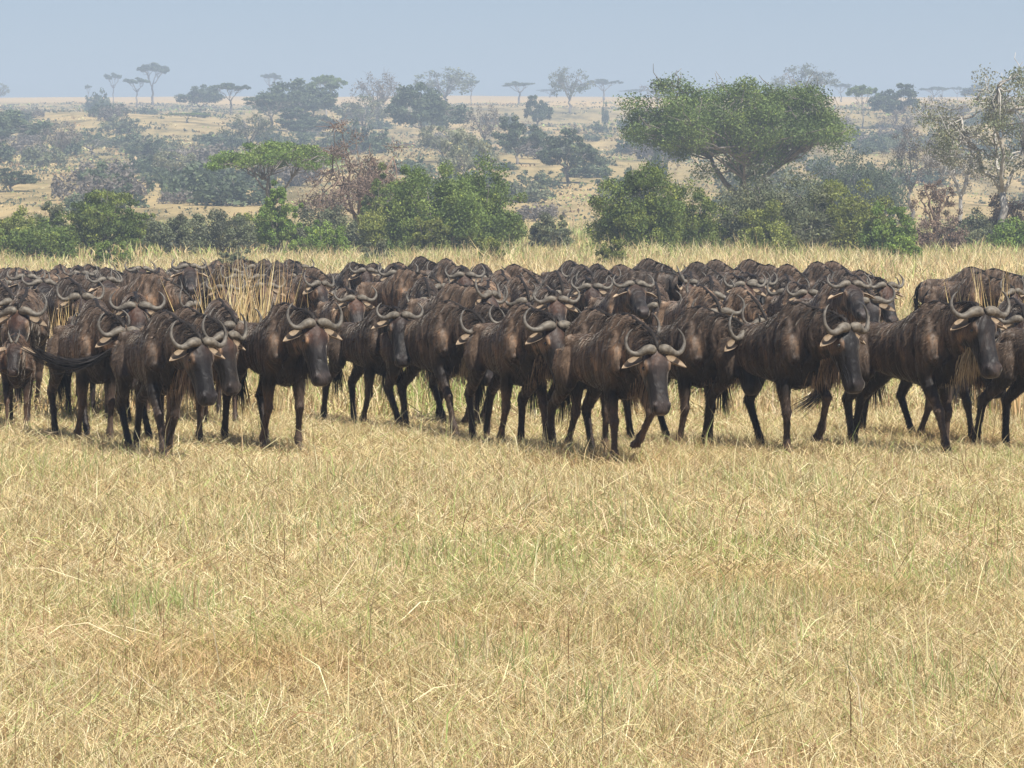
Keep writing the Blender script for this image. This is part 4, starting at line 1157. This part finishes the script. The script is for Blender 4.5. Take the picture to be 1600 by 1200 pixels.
# far hillside: prototypes seen at 300 m and more
FP = {}
def fproto(key, H, Rd, kind, cols, n, leaf, **kw):
    root = make_tree(H, Rd, kind, cols, hash_(key), n, leaf, **kw)
    FP[key] = [root, H, Rd, False]
def hash_(k): return sum(ord(c) * (i + 3) for i, c in enumerate(k))
fproto('umb1', 9, 5.0, 'umbrella', 'far', 4680, .42, ncl=34, tr=.26, trunk_h=.45)
fproto('umb2', 9, 4.2, 'umbrella', 'far', 3960, .42, ncl=26, tr=.24, trunk_h=.5, lean=.05)
fproto('umb3', 9, 5.5, 'umbrella', 'green', 5400, .42, ncl=36, tr=.26, trunk_h=.4, bark=M_BARK_PALE)
fproto('rnd1', 8, 5.0, 'dome', 'far', 8280, .42, ncl=56, tr=.28, trunk_h=.25)
fproto('rnd2', 8, 4.2, 'dome', 'far', 6480, .42, ncl=44, tr=.26, trunk_h=.3, twigs=30)
fproto('air1', 8, 4.4, 'round', 'grey', 1700, .36, ncl=40, tr=.25, trunk_h=.3, twigs=70)
fproto('air2', 8, 4.8, 'bare', 'bare', 1300, .34, ncl=46, tr=.25, trunk_h=.28, twigs=130)
fproto('pal1', 8, 4.8, 'dome', 'pale', 4680, .40, ncl=44, tr=.25, trunk_h=.25)
fproto('shr1', 3, 2.6, 'bush', 'far', 1620, .38, ncl=22, name='shrub')
fproto('shr2', 3, 3.2, 'bush', 'grey', 1620, .38, ncl=24, name='shrub')
fproto('shr3', 3, 2.2, 'bush', 'far', 1080, .34, ncl=14, name='shrub')
fproto('shr4', 3, 2.6, 'bush', 'bare', 900, .34, ncl=18, twigs=40, name='shrub')
FPH = {'umb1': 'flat-topped acacia', 'umb2': 'slender flat-topped acacia', 'umb3': 'green umbrella acacia with pale trunk', 'rnd1': 'dense rounded tree', 'rnd2': 'rounded thorn tree',
       'air1': 'airy grey-green tree', 'air2': 'nearly bare grey tree', 'pal1': 'pale olive tree'}
def far_put(key, pl, pr, top, Y, label=None, group=None, cat='tree'):
    root, H, Rd, used = FP[key]
    if used: root = copy_tree(root)
    else: FP[key][3] = True
    x, r, h = span(pl, pr, top, Y)
    root.location = (x, Y, gz(x, Y) - .1)
    k = r / Rd
    root.scale = (k, k, h / H); root.rotation_euler = (0, 0, random.uniform(0, 6.28))
    props(root, label, cat, group)
FAR = [  # prototype, columns, top row, distance, where
 ('umb1', 208, 272, 99, 900, 'tallest acacia on the skyline, upper left'), ('umb2', 196, 236, 122, 860, 'small acacia leaning against the tallest skyline one'),
 ('umb2', 164, 194, 115, 980, 'slim lone acacia on the skyline left of the tallest one'), ('shr1', 138, 176, 141, 740, 'round bush on the ridge below the slim lone acacia'),
 ('air1', -16, 18, 131, 950, 'tiny tree cut by the left edge on the skyline'), ('umb2', 134, 146, 133, 1000, 'tiny tree above the round ridge bush'),
 ('rnd1', -90, 74, 168, 430, 'large dark rounded tree at the left edge of the hillside'), ('umb3', 264, 326, 176, 560, 'umbrella acacia with a white trunk on the left slope'),
 ('rnd1', 282, 348, 134, 700, 'dense rounded tree above the white-trunked acacia'), ('umb1', 332, 392, 130, 680, 'airy flat acacia right of the dense rounded one'),
 ('umb2', 408, 442, 115, 1000, 'small skyline acacia right of the airy flat one'), ('rnd1', 410, 540, 126, 560, 'wide dark blue-grey tree mass below the skyline'),
 ('umb1', 380, 470, 148, 540, 'dark flat acacia in front of the wide dark mass'), ('umb3', 485, 538, 118, 640, 'bright green cushion-topped acacia on the skyline'),
 ('rnd2', 430, 520, 170, 500, 'rounded thorn tree below the cushion-topped acacia'), ('air2', 548, 632, 116, 620, 'leafless grey tree breaking the skyline'),
 ('air1', 530, 610, 150, 540, 'airy tree under the leafless skyline tree'), ('rnd1', 606, 725, 134, 480, 'big domed dark tree right of the leafless skyline tree'),
 ('air1', 648, 742, 108, 760, 'feathery wide tree on the skyline above the domed tree'), ('umb2', 722, 750, 124, 900, 'little acacia right of the feathery skyline tree'),
 ('pal1', 655, 725, 196, 380, 'pale olive round tree low on the slope'), ('air2', 724, 790, 165, 420, 'thin bare tree left of the arched one'),
 ('rnd2', 772, 842, 182, 370, 'arched dark tree with a visible forked trunk'), ('umb2', 783, 836, 128, 900, 'acacia on the skyline above the forked tree'),
 ('rnd2', 818, 862, 150, 560, 'narrow dark tree stepping down from the skyline'), ('air1', 858, 922, 107, 720, 'tall airy tree on the skyline right of centre'),
 ('umb1', 914, 972, 124, 1000, 'pair-like low acacia beside the tall airy tree'), ('umb1', 968, 1012, 140, 1150, 'hazy low acacia on the skyline'),
 ('air2', 1002, 1052, 124, 760, 'grey bare tree just left of the broad green tree crown'), ('rnd2', 845, 930, 202, 330, 'dark grey tree with white twigs mid slope'),
 ('shr1', 1010, 1042, 226, 330, 'dark round shrub left of the broad tree trunk'), ('air1', 1208, 1292, 102, 700, 'airy tree rising behind the broad green crown'),
 ('umb2', 1296, 1330, 131, 1000, 'small hazy acacia right of the airy tree'), ('umb3', 1322, 1370, 134, 560, 'green acacia with thin bent white trunk on the plain'),
 ('rnd2', 1360, 1436, 132, 560, 'domed tree with forked trunk right of the bent-trunk acacia'), ('umb1', 1432, 1482, 136, 1000, 'hazy flat trees on the skyline at right'),
 ('umb2', 1484, 1504, 136, 1100, 'tiny hazy tree on the skyline at right'), ('rnd2', 1500, 1556, 129, 900, 'blue-grey tree peeping over the pale-limbed tree'),
 ('air2', 1370, 1440, 168, 480, 'misty bare tree below the domed one'), ('air2', 1440, 1500, 150, 520, 'misty grey tree behind the bare whitish tree'),
 ('air1', 355, 425, 178, 430, 'greyish round tree above the flat-topped near acacia'), ('air2', 60, 130, 190, 400, 'grey bare tree right of the left dark tree'),
 ('shr1', 520, 600, 190, 420, 'broad grey shrub behind the brown tangled tree'), ('umb1', 838, 880, 140, 1200, 'faint distant trees on the skyline'),
 ('shr3', 940, 952, 160, 640, 'narrow dark bush standing alone on the plain'), ('pal1', 690, 770, 205, 300, 'faint pale tree behind the big bush pair'),
 ('rnd2', 205, 262, 218, 420, 'dark bluish tree on the left slope'), ('air1', 100, 190, 212, 440, 'thin greyish trees on the left slope'),
 ('pal1', 240, 305, 236, 330, 'pale green tree below the white-trunked acacia'),
 ('rnd2', -20, 60, 262, 290, 'blue-green low tree at the left edge'),
]
for key, pl, pr, top, Y, where in FAR:
    far_put(key, pl, pr, top, Y, where, 'trees and shrubs on the far hillside', 'shrub' if key.startswith('shr') else 'tree')
# the countless small shrubs of the slope, each its own object
SH = {'shr1': 'dark green', 'shr2': 'grey-green', 'shr3': 'small dark', 'shr4': 'twiggy grey'}
cnt = 0
tries = 0
SHR = []
while cnt < 262 and tries < 5000:
    tries += 1
    py = 175 + 185 * random.random() ** .62
    px = random.uniform(-120, 1720)
    Y = 250 + (360 - py) / 185 * 420 + random.uniform(-25, 25)
    x = at(px, Y)
    dens = .42 + .5 * math.sin(px * .013 + py * .03) + .35 * math.sin(px * .037 - py * .05 + 1)
    if py > 235: dens += .15
    if py > 285: dens -= .3
    if py < 215 and px < 270: dens -= .45
    if random.random() > dens: continue
    key = random.choice(['shr1', 'shr2', 'shr3', 'shr3', 'shr4', 'shr1'])
    root, H, Rd, used = FP[key]
    if used: root = copy_tree(root)
    else: FP[key][3] = True
    s = random.uniform(.45, 1.15)
    put(root, x, Y, s, random.uniform(0, 6.28), .1, s * random.uniform(.6, 1.0))
    SHR.append((px, py, key, root))
    cnt += 1

cz = [(200, 'far left'), (480, 'left'), (760, 'left middle'), (1040, 'middle'), (1340, 'right middle'), (9999, 'far right')]
rz_ = [(235, 'upper'), (300, 'central'), (9999, 'lower')]
seen = {}
for px, py, key, root in sorted(SHR, key=lambda q: q[0]):
    c_ = next(n for l, n in cz if px < l); r_ = next(n for l, n in rz_ if py < l)
    k_ = (c_, r_, key); seen[k_] = seen.get(k_, 0) + 1
    props(root, f'{SH[key]} shrub on the {r_} slope, {ORD[seen[k_] - 1]} such from left in its {c_} part', 'shrub', 'shrubs dotted on the hazy hillside')

# ------------------------------------------------------------------ haze: one closed volume
def haze():
    x0, x1, y0, y1, z0, z1 = -1700, 1700, -60, 1800, -6, 62
    v = [(x, y, z) for x in (x0, x1) for y in (y0, y1) for z in (z0, z1)]
    f = [(0, 1, 3, 2), (4, 6, 7, 5), (0, 4, 5, 1), (2, 3, 7, 6), (0, 2, 6, 4), (1, 5, 7, 3)]
    me = bpy.data.meshes.new('haze'); me.from_pydata(v, [], f); me.update()
    m, nt = new_mat('haze')
    out = node(nt, 'ShaderNodeOutputMaterial'); pv = node(nt, 'ShaderNodeVolumePrincipled')
    pv.inputs['Color'].default_value = (.71, .84, 1.0, 1)
    pv.inputs['Density'].default_value = HAZE_DENSITY
    pv.inputs['Anisotropy'].default_value = 0.0
    nt.links.new(pv.outputs[0], out.inputs['Volume'])
    props(mesh_obj('haze', me, m), 'blue haze in the air over the plain', 'haze', None, 'stuff')
haze()
print('HERD', len(herd_log), 'objects', len(bpy.data.objects))
